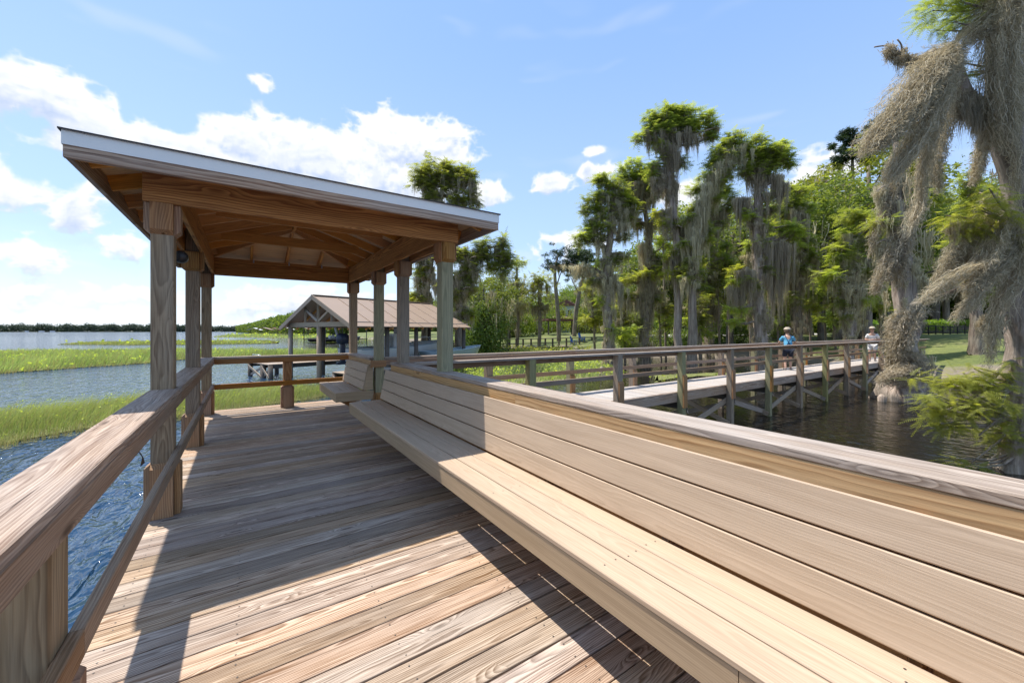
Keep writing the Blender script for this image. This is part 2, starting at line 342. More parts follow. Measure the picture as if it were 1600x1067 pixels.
def landz(P):
    P=np.atleast_2d(np.asarray(P,float)); s=sdist(P)
    bump=.12*np.sin(P[:,0]*.7+P[:,1]*.31)*np.cos(P[:,1]*.53-P[:,0]*.2)+.06*np.sin(P[:,0]*1.9)*np.sin(P[:,1]*2.3)
    zi=WZ+2.15*(1-np.exp(-np.maximum(s,0)/7.5))+np.where(s>0,bump*np.clip(s/4,0,1),0)
    return np.where(s>0,zi,WZ+np.maximum(s*.25,-2.))
def lz(x,y): return float(landz([(x,y)])[0])
def grid(name,xs,ys,mat):
    X,Y=np.meshgrid(xs,ys); P=np.stack([X.ravel(),Y.ravel()],1); Z=landz(P); nx=len(xs)
    i=np.arange((len(ys)-1)*(nx-1)); r=i//(nx-1)*nx+i%(nx-1)
    f=np.stack([r,r+1,r+nx+1,r+nx],1)
    me=new_mesh(np.column_stack([P,Z]).tolist(),f.tolist()); me.polygons.foreach_set('use_smooth',[True]*len(me.polygons))
    return tag(obj(name,me,mat),kind='structure')
grid('shore_ground',np.concatenate([np.arange(22,70,.8),np.arange(70,130,4),np.arange(130,900,40)]),np.concatenate([np.arange(-140,-12,6),np.arange(-12,60,.8),np.arange(60,140,4),np.arange(140,900,30)]),ml)
# ------------------------------------------------------------------ pier platform
XL,XR=-.64,2.04; Y0,Y1=-1.6,8.86
deck=thing('pier_platform',(.7,4,0),'weathered wooden pier platform of crosswise boards under the bench and pavilion','pier')
pitch=.1432; y=Y0; i=0
while y<Y1:
    dz=random.uniform(-.0012,.0012)-.019
    xs=[XL+random.uniform(-.004,.004),XR]
    lumber('deck_board',(xs[0],y+.07,dz),(xs[1],y+.07+random.uniform(-.0015,.0015),dz),.1358-random.uniform(0,.0025),.038,M_deck,deck,bev=.0025)
    y+=pitch; i+=1
for x in (-.52,-.02,.60,1.22,1.84):
    lumber('joist',(x,Y0,-.14),(x,Y1,-.14),.04,.19,M_dark,deck)
for x in(-.66,2.06): lumber('rim_board',(x,Y0,-.12),(x,Y1,-.12),.036,.19,M_rail,deck)
sc=MB(); yy=Y0
while yy<Y1:
    for x in(-.02,.60,1.22,-.52):
        for dy in(.03,.11):
            cx=x+random.uniform(-.006,.006); cy=yy+dy; a=[(cx+.0042*math.cos(t*math.pi/3),cy+.0042*math.sin(t*math.pi/3),.0012) for t in range(6)]
            sc.poly(a)
    yy+=pitch
sc.build('screw',M_screw,deck,kind='stuff')
for x in(-.5,1.9):
    for y in (-1,1.7,4.1,6.4,8.65):
        m=MB(); m.tube([(x,y,-.24),(x,y,-2.4)],.1,10); m.build('piling',M_dark,deck,True)
for y in (1.7,4.1,6.4,8.65): lumber('girder',(-.62,y+.12,-.335),(2.0,y+.12,-.335),.06,.19,M_dark,deck)
# ------------------------------------------------------------------ pavilion
W_=.14
pav=thing('pavilion',(.7,6.3,0),'open timber pavilion with hipped shingle roof and white drip edge at the pier end','pavilion')
XPL=-.586; XPR=1.83; YP=(4.07,6.32,8.58); ZB=2.433
def post(par,x,y,z0,z1,mat,w=W_):
    return lumber('post',(x+w/2,y+w/2,z0),(x+w/2,y+w/2,z1),w,w,mat,par,up=(0,1,0),bev=.006)
def wrap(par,x,y,z0,z1,sides,mat=M_wrap,w=W_,t=.038,cham='top',name='wrap_board'):
    """boards planted on the faces of a post, ends cut at a bevel"""
    e=.0015
    for s in sides:
        if s=='F': o_=Vector((x+e,y-.001,0)); ax=Vector((w-2*e,0,0)); n=Vector((0,-t,0))
        if s=='B': o_=Vector((x+e,y+w+.001,0)); ax=Vector((w-2*e,0,0)); n=Vector((0,t,0))
        if s=='R': o_=Vector((x+w+.001,y+e,0)); ax=Vector((0,w-2*e,0)); n=Vector((t,0,0))
        if s=='L': o_=Vector((x-.001,y+e,0)); ax=Vector((0,w-2*e,0)); n=Vector((-t,0,0))
        c=.035
        if cham=='top': prof=[(0,z0),(1,z0),(1,z1-c),(0,z1)]
        elif cham=='bot': prof=[(0,z0),(1,z0+c),(1,z1),(0,z1)]
        else: prof=[(0,z0),(1,z0),(1,z1),(0,z1)]
        # local X upright for the grain
        pts=[o_+n*a+Vector((0,0,b)) for a,b in prof]
        vs=pts+[p+ax for p in pts]; c0=sum(vs,Vector())/8
        R=Matrix(((0,0,-1),(0,1,0),(1,0,0)))   # local x -> world z
        Ri=R.transposed(); me=new_mesh([Ri@(v-c0) for v in vs],[(3,2,1,0),(4,5,6,7),(0,1,5,4),(1,2,6,5),(2,3,7,6),(3,0,4,7)])
        import bmesh
        bm=bmesh.new(); bm.from_mesh(me); bmesh.ops.recalc_face_normals(bm,faces=bm.faces); bm.to_mesh(me); bm.free()
        obj(name,me,mat,par,Matrix.Translation(c0)@R.to_4x4())
for y in YP:
    post(pav,XPL,y,-1.5,ZB+.28,M_post)
    wrap(pav,XPL,y,.0015,.42,'FBRL'); wrap(pav,XPL,y,ZB-.24,ZB-.002,'FBRL',M_wrap,cham='bot')
YR=(4.07,5.49,6.71,8.58)
for i,y in enumerate(YR):
    post(pav,XPR,y,-1.5,ZB+.28,M_postg if i in(0,2) else M_post)
    wrap(pav,XPR,y,ZB-.22,ZB-.002,'FBRL',M_wrap,cham='bot')
    if i>=1: wrap(pav,XPR,y,.0015,.42,'FBL' if i in(1,2) else 'FL')
# beams: doubled 2x12 outside the posts all round
bt=.038
def beam(p0,p1,par=pav): lumber('beam',p0,p1,bt,.286,M_beam,par)
zb=ZB+.143
YF=4.07-bt/2-.002; YB=8.72+bt/2+.002
beam((XPL-bt-.001,YF,zb),(XPR+W_+bt+.001,YF,zb)); beam((XPL-bt,YB,zb),(XPR+W_+bt,YB,zb))
beam((XPL-bt/2-.002,4.072,zb),(XPL-bt/2-.002,8.718,zb)); beam((XPR+W_+bt/2+.002,4.072,zb),(XPR+W_+bt/2+.002,8.718,zb))
for x in(XPL+W_+bt/2+.002,XPR-bt/2-.002): beam((x,4.072+.01,zb-.002),(x,8.71,zb-.002))
beam((XPL+W_+bt+.006,8.58-bt/2-.002,zb-.001),(XPR-bt-.006,8.58-bt/2-.002,zb-.001))
# hip roof
EX0,EX1,EY0,EY1=-.955,2.345,3.695,9.10; ZE=2.735; SL=.325
HX=(EX1-EX0)/2; RX=(EX0+EX1)/2; RZ=ZE+HX*SL; RY0,RY1=EY0+HX,EY1-HX
def rz_(x,y):
    return ZE+SL*min(x-EX0,EX1-x,y-EY0,EY1-y)
th=.012
def slab(name,poly,mat,t,lift,kind=None):
    vs=[Vector((x,y,rz_(x,y)+lift)) for x,y in poly]
    return prism(name,vs,(0,0,t),mat,pav,kind)
polys=[[(EX0,EY0),(EX1,EY0),(RX,RY0)],[(EX0,EY1),(RX,RY1),(EX1,EY1)],[(EX0,EY0),(RX,RY0),(RX,RY1),(EX0,EY1)],[(EX1,EY0),(EX1,EY1),(RX,RY1),(RX,RY0)]]
def ins(poly,e):
    return [(x+(e if x==EX0 else -e if x==EX1 else 0),y+(e if y==EY0 else -e if y==EY1 else 0)) for x,y in poly]
for p in polys:
    slab('roof_sheathing',ins(p,.03),M_ply,.014,-.034)
    q=[(x+(-.014 if x==EX0 else .014 if x==EX1 else 0),y+(-.014 if y==EY0 else .014 if y==EY1 else 0)) for x,y in p]
    vs=[Vector((x,y,rz_(x,y)-.004)) for x,y in q]; prism('shingle_course',vs,(0,0,.010),M_shing,pav)
# white drip edge and wooden fascia
for (a,b) in (((EX0,EY0),(EX1,EY0)),((EX0,EY1),(EX1,EY1)),((EX0,EY0),(EX0,EY1)),((EX1,EY0),(EX1,EY1))):
    a=Vector((*a,0));b=Vector((*b,0)); d=(b-a).normalized(); hor=abs(d.x)>.5
    inn=Vector((0,1 if a.y<5 else -1,0)) if hor else Vector((1 if a.x<0 else -1,0,0))
    e=0 if hor else .0045
    lumber('drip_edge',a+d*e+inn*.002+Vector((0,0,ZE-.051)),b-d*e+inn*.002+Vector((0,0,ZE-.051)),.004,.094,M_white,pav,bev=.0005)
    k0=.006 if hor else .046
    lumber('fascia_board',a+d*k0+inn*.025+Vector((0,0,ZE-.107)),b-d*k0+inn*.025+Vector((0,0,ZE-.107)),.036,.14,M_fasc,pav,bev=.003)
# rafters
RH=.12; rt=.038; lo=-.036-RH/2
def rafter(p,q,h=RH,name='rafter'):
    a=Vector((p[0],p[1],rz_(*p)+lo)); b=Vector((q[0],q[1],rz_(*q)+lo)); lumber(name,a,b,rt,h,M_raft,pav,bev=.002)
g=.05
y=RY0
ys=np.arange(EY0+.30,EY1-.2,.56)
for y in ys:
    for sgn in(0,1):
        run=min(HX,y-EY0,EY1-y)-.04
        if run<.15: continue
        x0=EX0+g if sgn==0 else EX1-g; x1=EX0+run if sgn==0 else EX1-run
        rafter((x0,y),(x1,y))
for x in (RX-1.12,RX-.56,RX,RX+.56,RX+1.12):
    run=min(x-EX0,EX1-x)-.04
    rafter((x,EY0+g),(x,EY0+run)); rafter((x,EY1-g),(x,EY1-run))
for cx,cy,rx,ry in((EX0,EY0,RX,RY0),(EX1,EY0,RX,RY0),(EX0,EY1,RX,RY1),(EX1,EY1,RX,RY1)):
    v=Vector((rx-cx,ry-cy)).normalized()*.07
    a=Vector((cx+v.x,cy+v.y,rz_(cx+v.x*.999,cy+v.y*.999)-.115)); b=Vector((rx,ry,RZ-.115)); lumber('hip_rafter',a,b,rt,.15,M_raft,pav,bev=.002)
lumber('ridge_board',(RX,RY0,RZ-.12),(RX,RY1,RZ-.12),rt,.15,M_raft,pav)
for y in (RY0+.35,RY1-.35): lumber('collar_tie',(RX-.95,y,ZE+.10),(RX+.95,y,ZE+.10),rt,.14,M_raft,pav)
# bracket between front left posts + rafter ties
for x in(RX-.56,RX,RX+.56):
    m=MB(); m.box((x+.03,8.53,ZB+.27),(.022,.05,.06)); m.build('rafter_tie',M_galv,pav)
lm=thing('wall_lamp',(-.43,4.30,2.06),'small round black lamp fixed beside the top of the front left pavilion post','lamp')
m=MB(); m.tube([(-.425,4.225,2.06),(-.425,4.25,2.06),(-.425,4.31,2.06),(-.425,4.325,2.06)],[.03,.05,.05,.03],14); m.build('lamp_shade',M_black,lm,True)
m=MB(); m.box((-.452,4.225,2.06),(.03,.02,.05)); m.build('bracket',M_black,lm)
# ------------------------------------------------------------------ railings of the platform
H=.991
lr=thing('left_railing',(-.5,3,0),'weathered railing with broad flat cap along the open lake side of the pier','railing'); lr.name='lakeside_railing'; WM['lakeside_railing']=WM['left_railing']
for y in(-.6,1.65): 
    post(lr,XPL,y,-1.5,H-.04,M_post); wrap(lr,XPL,y,.0015,.42,'FBRL')
segs=[(-1.5,1.78,0),(1.783,4.06,0)]
lumber('rail_cap',(-.5,-1.6,H-.019),(-.5,4.066,H-.019),.184,.038,M_cap,lr,bev=.004)
# cap notched round the pavilion posts: two strips beside each post, full width between
def cap_run(par,x0,x1,px0,px1,ya,yb,posts,mat):
    ys=[ya]
    cur=ya
    for p in posts:
        if p>cur: lumber('rail_cap',((x0+x1)/2,cur,H-.019),((x0+x1)/2,p-.003,H-.019),x1-x0,.038,mat,par)
        if px0-x0>.012: lumber('rail_cap',((x0+px0)/2-.001,p-.002,H-.0195),((x0+px0)/2-.001,p+W_+.002,H-.0195),px0-x0-.003,.037,mat,par)
        if x1-px1>.012: lumber('rail_cap',((x1+px1)/2+.001,p-.002,H-.0195),((x1+px1)/2+.001,p+W_+.002,H-.0195),x1-px1-.003,.037,mat,par)
        cur=p+W_+.003
    if yb>cur: lumber('rail_cap',((x0+x1)/2,cur,H-.019),((x0+x1)/2,yb,H-.019),x1-x0,.038,mat,par)
cap_run(lr,-.592,-.408,XPL,XPL+W_,4.07+W_+.003,8.74,YP[1:],M_cap)
lumber('rail_cap',(-.426,4.068,H-.0195),(-.426,4.212,H-.0195),.035,.037,M_cap,lr)
for a,b in((-1.6,4.14),(4.144,8.69)): lumber('side_rail',(-.427,a,H-.084),(-.427,b,H-.084),.037,.089,M_rail,lr)
for a,b in((-1.6,1.775),(1.777,5.9),(5.902,8.69)): lumber('lower_rail',(-.427,a,.4705),(-.427,b,.4705),.037,.089,M_rail,lr)
rr=thing('rear_railing',(.7,8.6,0),'railing across the far end of the pier with one short middle post','railing'); 
lumber('rail_cap',(-.404,8.60,H-.019),(XPR-.004,8.60,H-.019),.12,.038,M_cap,rr)
lumber('side_rail',(-.404,8.558,H-.084),(1.79,8.558,H-.084),.037,.089,M_wrap,rr)
lumber('lower_rail',(-.404,8.558,.4705),(1.75,8.558,.4705),.037,.089,M_wrap,rr)
post(rr,.635,8.582,-.2,H-.04,M_wrap); wrap(rr,.635,8.582,.0015,.42,'FRL')
br=thing('bench_side_railing',(1.86,2,0),'tan board railing with grey flat cap running behind the long bench','railing')
XC0,XC1=1.765,1.955
cap_run(br,XC0,XC1+.018,XPR,XPR+W_,-1.6,5.72,[4.07,5.49],M_cap)
for a,b in((-1.6,2.55),(2.553,5.70)): lumber('backing_board',(1.7855,a,H-.039-.093),(1.7855,b,H-.039-.093),.036,.184,M_back,br)
for zz in(.70,.505,.31,.115): lumber('backing_board',(1.808,-1.6,zz),(1.808,5.70,zz),.036,.186,M_back,br)  # unseen boards added to close the bench gaps so they read dark
lumber('outer_rail',(1.94,-1.6,H-.084),(1.94,4.06,H-.084),.03,.089,M_rail,br)
for y in(-.6,1.65): post(br,XPR,y,-1.5,H-.04,M_post)
m=MB(); m.box((1.79-.01,5.7+.012,H-.11),(.19*0+.07,.02,.2)); 
b2=thing('far_bench_railing',(1.86,7.6,0),'short tan board railing behind the small far bench','railing')
cap_run(b2,XC0,XC1+.018,XPR,XPR+W_,6.86,8.52,[],M_cap)
lumber('backing_board',(1.808,6.86,H-.132),(1.808,8.53,H-.132),.036,.184,M_back,b2)
lumber('end_board',(1.74,6.70-.02,H-.09),(1.99,6.70-.02,H-.09),.03,.11,M_wrap,b2)
# ------------------------------------------------------------------ benches
def bench(name,ya,yb,label,joint=None,brk=()):
    t=thing(name,(1.4,(ya+yb)/2,0),label,'bench')
    def run(nm,x,z,w_,h_,up,mat,j=None,bev=.004):
        if j and ya<j<yb:
            lumber(nm,(x,ya,z),(x,j-.0015,z),w_,h_,mat,t,up,bev); lumber(nm,(x,j+.0015,z),(x,yb,z),w_,h_,mat,t,up,bev)
        else: lumber(nm,(x,ya,z),(x,yb,z),w_,h_,mat,t,up,bev)
    for i in range(3):
        run('seat_board',(1.2895,1.4385,1.5765)[i],.46-.0125,(.149,.133,.133)[i],.025,(0,0,1),M_comp,None)
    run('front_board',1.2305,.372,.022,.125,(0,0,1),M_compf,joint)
    a=Vector((1.632,.478)); b=Vector((1.712,.892)); d=(b-a).normalized(); nrm=Vector((d.y,-d.x)) # towards rail
    for i in range(3):
        c=a+d*(.0665+i*.1415)+nrm*.0125
        run('back_board',c.x,c.y,.134,.025,(nrm.x,0,nrm.y),M_comp,None)
    for y in brk:
        lumber('seat_bracket',(1.26,y,.36),(1.80,y,.36),.038,.13,M_wrap,t)
        lumber('leg_brace',(1.33,y,.33),(1.79,y,.05),.038,.089,M_wrap,t)
        lumber('back_brace',(1.70,y,.43),(1.765,y,.86),.036,.07,M_wrap,t,up=(1,0,0))
    return t
tb=bench('bench',-1.6,5.76,'long tan composite bench running along the pier from the foreground into the pavilion shade',.593,(-.9,.3,1.15,2.05,2.9,3.75,4.6,5.5))
ts=bench('bench',6.75,8.35,'short tan composite bench in the far corner of the pavilion',None,(6.95,7.9))
# end panels on the near end of the small bench and the far end of the long one
for t,y,s in((ts,6.736,1),):
    prism('end_panel',[(1.64,y-.012,.475),(1.79,y-.012,.475),(1.79,y-.012,.90),(1.722,y-.012,.895)],(0,.022,0),M_compf,t)
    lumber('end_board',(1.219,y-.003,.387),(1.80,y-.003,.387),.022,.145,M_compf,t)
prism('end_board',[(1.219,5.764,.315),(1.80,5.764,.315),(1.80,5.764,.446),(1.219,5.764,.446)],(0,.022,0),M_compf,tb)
# screws on seat boards
sc=MB()
for y in (-.9,.3,1.15,2.05,2.9,3.75,4.6,5.5):
    for x in(1.26,1.33,1.395,1.46,1.535,1.60):
        cx=x+random.uniform(-.005,.005); cy=y+random.uniform(-.01,.01)
        sc.poly([(cx+.004*math.cos(t*math.pi/3),cy+.004*math.sin(t*math.pi/3),.4612) for t in range(6)])
sc.build('screw',M_screw,tb,kind='stuff')
# dead leaf hanging from the left rail
lf=AT(180,1.0,0); 
p=AT(181,2.15,py=727); lfm=MB()
q=Vector((-.404,2.52,.878))
me=new_mesh([(0,0,0),(.012,.006,-.03),(.004,.012,-.075),(.02,.02,-.06),(.016,.01,-.03),(.006,.0,-.002)],[(0,1,5),(1,4,5),(1,2,3),(1,3,4)])
tag(obj('leaf',me,M_black,None,Matrix.Translation(q)),'small dark dead leaf dangling from the lakeside handrail','leaf')
# ------------------------------------------------------------------ boardwalk to the shore
BX0,BX1=2.085,33.6
bw=thing('boardwalk',(15,6.2,0),'long grey wooden boardwalk running from the pavilion to the tree-lined shore','boardwalk')
ya,yb=5.60,6.80
x=BX0+.07; cnt=0
pm=1.0
while x<BX1:
    dz=-.019+random.uniform(-.0015,.0015)
    lumber('walk_board',(x,ya,dz),(x,yb,dz),.1385,.037,M_deckw,bw,bev=.002); x+=.1425; cnt+=1
for y,nm in((ya-.021,'rim_board'),(yb+.021,'rim_board'),):
    xs=BX0
    while xs<BX1-.1:
        xe=min(xs+4.5,BX1); lumber(nm,(xs+.002,y,-.125),(xe,y,-.125),.04,.235,M_fasc if y<6 else M_rail,bw); xs=xe
for y in(6.0,6.4): lumber('stringer',(BX0,y,-.14),(BX1,y,-.14),.04,.19,M_dark,bw)
PX=[4.13+2.235*i for i in range(13)]
nr=thing('boardwalk_railing',(15,5.55,0),'near handrail of the boardwalk with tall wrapped posts standing in the water','railing')
fr=thing('boardwalk_railing',(15,6.9,0),'far handrail of the boardwalk, on the side away from the pier bench','railing')
YN=ya-.045-W_; YFa=yb+.045
for i,x in enumerate(PX):
    for par,y,sd in((nr,YN,0),(fr,YFa,1)):
        mt=M_postg if (i*3+sd)%2==0 else M_post
        post(par,x-.07,y,-1.9,H-.04,mt)
        wrap(par,x-.07,y,-.36,.42,'FR' if sd==0 else 'F',M_wrap)
    lumber('cross_beam',(x+.11,YN,-.34),(x+.11,YFa+W_,-.34),.05,.19,M_dark,bw)
    if x<30:
        lumber('cross_brace',(x+.16,YN+.02,-.45),(x+.16,YFa+.1,-1.02),.04,.12,M_grey,bw)
        lumber('cross_brace',(x-.16,YN+.02,-1.02),(x-.16,YFa+.1,-.45),.04,.12,M_grey,bw)
        if i<11:
            a,b=(-.42,-1.0) if i%2 else (-1.0,-.42)
            lumber('long_brace',(x,YN+W_+.03,a),(x+2.235,YN+W_+.03,b),.04,.13,M_grey,bw)
for par,y,sgn in((nr,YN,1),(fr,YFa,-1)):
    xs=2.02
    while xs<BX1:
        xe=min(xs+4.47,BX1)
        yc=y+.07
        lumber('rail_cap',(xs,yc,H-.019),(xe-.002,yc,H-.019),.15,.038,M_cap,par)
        yi=y+W_+.02 if sgn>0 else y-.02
        lumber('side_rail',(xs,yi,H-.084),(xe-.002,yi,H-.084),.036,.089,M_rail,par)
        lumber('lower_rail',(xs,yi,.49),(xe-.002,yi,.49),.036,.089,M_rail,par)
        xs=xe
# ------------------------------------------------------------------ vegetation tools
def _unit(n):
    v=rng.normal(size=(n,3)); return v/np.linalg.norm(v,axis=1)[:,None]
def leaves(cent,cr,per,L,Wd,flat=.5,droop=.3,hor=.6):
    """small leaf faces in clumps: cent (n,3), clump radius cr"""
    cent=np.asarray(cent,float); n=len(cent); N=n*per
    cr=np.broadcast_to(cr,(n,)); c=np.repeat(cent,per,0); r=np.repeat(cr,per)
    off=_unit(N)*(rng.random(N)**.45)[:,None]; off[:,2]*=flat
    p=c+off*r[:,None]
    d=off*.8+_unit(N)*.7; d[:,2]=d[:,2]*hor-droop; d/=np.linalg.norm(d,axis=1)[:,None]
    s=np.cross(d,_unit(N)); s/=np.linalg.norm(s,axis=1)[:,None]+1e-9
    sz=(.6+.8*rng.random(N))[:,None]; l=d*L*sz; w=s*Wd*sz*.5
    V=np.stack([p-w*.35,p+l*.45-w,p+l,p+l*.45+w],1)
    t=np.clip(np.repeat(rng.random(n),per)*.65+rng.random(N)*.45-.05,0,1)
    return V,t
def fronds(cent,cr,per,L,nl,ll,lw,droop=.25):
    """feathery sprays: a twig with a row of needles on each side"""
    cent=np.asarray(cent,float); n=len(cent); N=n*per; r=np.repeat(np.broadcast_to(cr,(n,)),per)
    off=_unit(N)*(rng.random(N)**.5)[:,None]; off[:,2]*=.5; p=np.repeat(cent,per,0)+off*r[:,None]
    d=off+_unit(N)*.55; d[:,2]=d[:,2]*.5-droop*rng.random(N); d/=np.linalg.norm(d,axis=1)[:,None]
    up=np.tile([0,0,1.],(N,1))+_unit(N)*.35; s_=np.cross(d,up); s_/=np.linalg.norm(s_,axis=1)[:,None]
    Ln=L*(.5+.7*rng.random(N)); out=[]; tt=np.clip(np.repeat(rng.random(n),per)*.6+rng.random(N)*.45-.03,0,1)
    for j in range(nl):
        t=(j+.5)/nl
        for sg in(-1,1):
            b=p+d*(Ln*t)[:,None]; b[:,2]-=droop*Ln*t*t*.5
            l_=ll*(1.15-t)**.6*(.7+.5*rng.random(N)); e=(d*.55+s_*sg*.85); e[:,2]-=.12
            w_=d*(lw*.5); out.append(np.stack([b-w_,b+w_,b+e*l_[:,None]+w_*.5,b+e*l_[:,None]-w_*.5],1))
    return np.concatenate(out),np.tile(tt,2*nl)
def strands(anch,length,width=.03,seg=3,drift=(0,0,0),wig=.08,spread=0,conv=0,per=1,taper=.2):
    """hanging ribbons; per strands from each anchor"""
    anch=np.asarray(anch,float); n=len(anch); N=n*per
    a0=np.repeat(anch,per,0); Ln=np.repeat(np.broadcast_to(length,(n,)),per)
    sp=rng.normal(size=(N,3))*spread; sp[:,2]*=.6
    fall=np.exp(-(sp[:,0]**2+sp[:,1]**2)/(2*(spread*1.1+1e-6)**2)) if spread>0 else np.ones(N)
    Ln=Ln*(.25+.75*rng.random(N))*(.45+.55*fall)
    ph=rng.random((N,3))*6.28; dr=np.asarray(drift,float)
    if dr.ndim==2: dr=np.repeat(dr,per,0)
    pts=[]
    for j in range(seg+1):
        t=j/seg; q=a0+sp*(1-conv*t); q=q+dr*(Ln*t*t)[:,None]; q[:,2]-=Ln*t
        q=q+np.sin(ph+t*5)*wig*t*np.array([1,1,.2]); pts.append(q)
    az_=rng.random(N)*3.14; wd=np.stack([np.cos(az_),np.sin(az_),np.zeros(N)],1)*width*.5*(.6+.8*rng.random(N))[:,None]
    out=[]
    for j in range(seg):
        w0=wd*(1-(1-taper)*j/seg); w1=wd*(1-(1-taper)*(j+1)/seg)
        out.append(np.stack([pts[j]-w0,pts[j]+w0,pts[j+1]+w1,pts[j+1]-w1],1))
    t=np.clip(np.repeat(rng.random(n),per)*.5+rng.random(N)*.5,0,1)
    return np.concatenate(out),np.tile(t,seg)
def flow(path,wid,n,width=.03,sub=6,spread_end=1.5,wig=.035):
    n=int(n*2.1)
    """moss swept along a path (list of points), wid = half thickness"""
    P=np.array([tuple(p) for p in path],float); 
    seg=np.r_[0,np.cumsum(np.linalg.norm(np.diff(P,axis=0),axis=1))]; tot=seg[-1]
    s0=(rng.random(n)**1.3)*.55*tot; s1=np.minimum(tot,s0+(.25+.55*rng.random(n))*tot)*(.9+.12*rng.random(n))
    nr_=max(4,n//45); rp=rng.normal(size=(nr_,3))*wid*.55; rs=rng.random(nr_); ri=rng.integers(0,nr_,n); off=rp[ri]+rng.normal(size=(n,3))*wid*.15; s0=np.clip(s0*.5+rs[ri]*.35*tot,0,.9*tot); s0=np.clip(rng.random(n)*.85*tot,0,tot); s1=np.minimum(tot,s0+np.minimum(.22+.75*rng.random(n)**1.5,(.12+.35*rng.random(n))*tot)); ph=(rng.random((nr_,3))*6.28)[ri]+rng.normal(size=(n,3))*.6
    az_=_unit(n)*width*.5
    pts=[]
    for j in range(sub+1):
        t=s0+(s1-s0)*j/sub; q=np.stack([np.interp(t,seg,P[:,i]) for i in range(3)],1)
        env=np.interp(t/tot,[0,.15,.7,1],[.6,1,.9,.35])
        q=q+off*env[:,None]*(1+(spread_end-1)*(j/sub)**2); q=q+np.sin(ph+j*1.5)*wig*(.3+j/sub)+rng.normal(size=(n,3))*width*.45
        q[:,2]-=.02*tot*(j/sub)**2*rng.random(n); pts.append(q)
    out=[]
    for j in range(sub):
        a=1-.75*(j/sub)**1.5; b=1-.75*((j+1)/sub)**1.5
        out.append(np.stack([pts[j]-az_*a,pts[j]+az_*a,pts[j+1]+az_*b,pts[j+1]-az_*b],1))
    return np.concatenate(out),np.tile(rng.random(n),sub)
def sample_path(path,n,jit=0):
    P=np.array([tuple(p) for p in path],float); seg=np.r_[0,np.cumsum(np.linalg.norm(np.diff(P,axis=0),axis=1))]
    t=rng.random(n)*seg[-1]; q=np.stack([np.interp(t,seg,P[:,i]) for i in range(3)],1)
    if jit: q=q+rng.normal(size=(n,3))*jit
    return q
def smooth_path(pts,k_=3):
    P=[Vector(p) for p in pts]; out=[]
    for i in range(len(P)-1):
        a=P[max(i-1,0)];b=P[i];c=P[i+1];d=P[min(i+2,len(P)-1)]
        for j in range(k_):
            t=j/k_; out.append(.5*((2*b)+(c-a)*t+(2*a-5*b+4*c-d)*t*t+(3*b-a-3*c+d)*t**3))
    out.append(P[-1]); return out
def build_q(name,lst,mat,parent,origin,kind='stuff'):
    if not lst: return None
    Vq=np.concatenate([a for a,_ in lst]); t=np.concatenate([b for _,b in lst]); o=np.array(tuple(origin))
    me=quad_mesh(Vq-o,t); return obj(name,me,mat,parent,Matrix.Translation(Vector(origin)),kind)
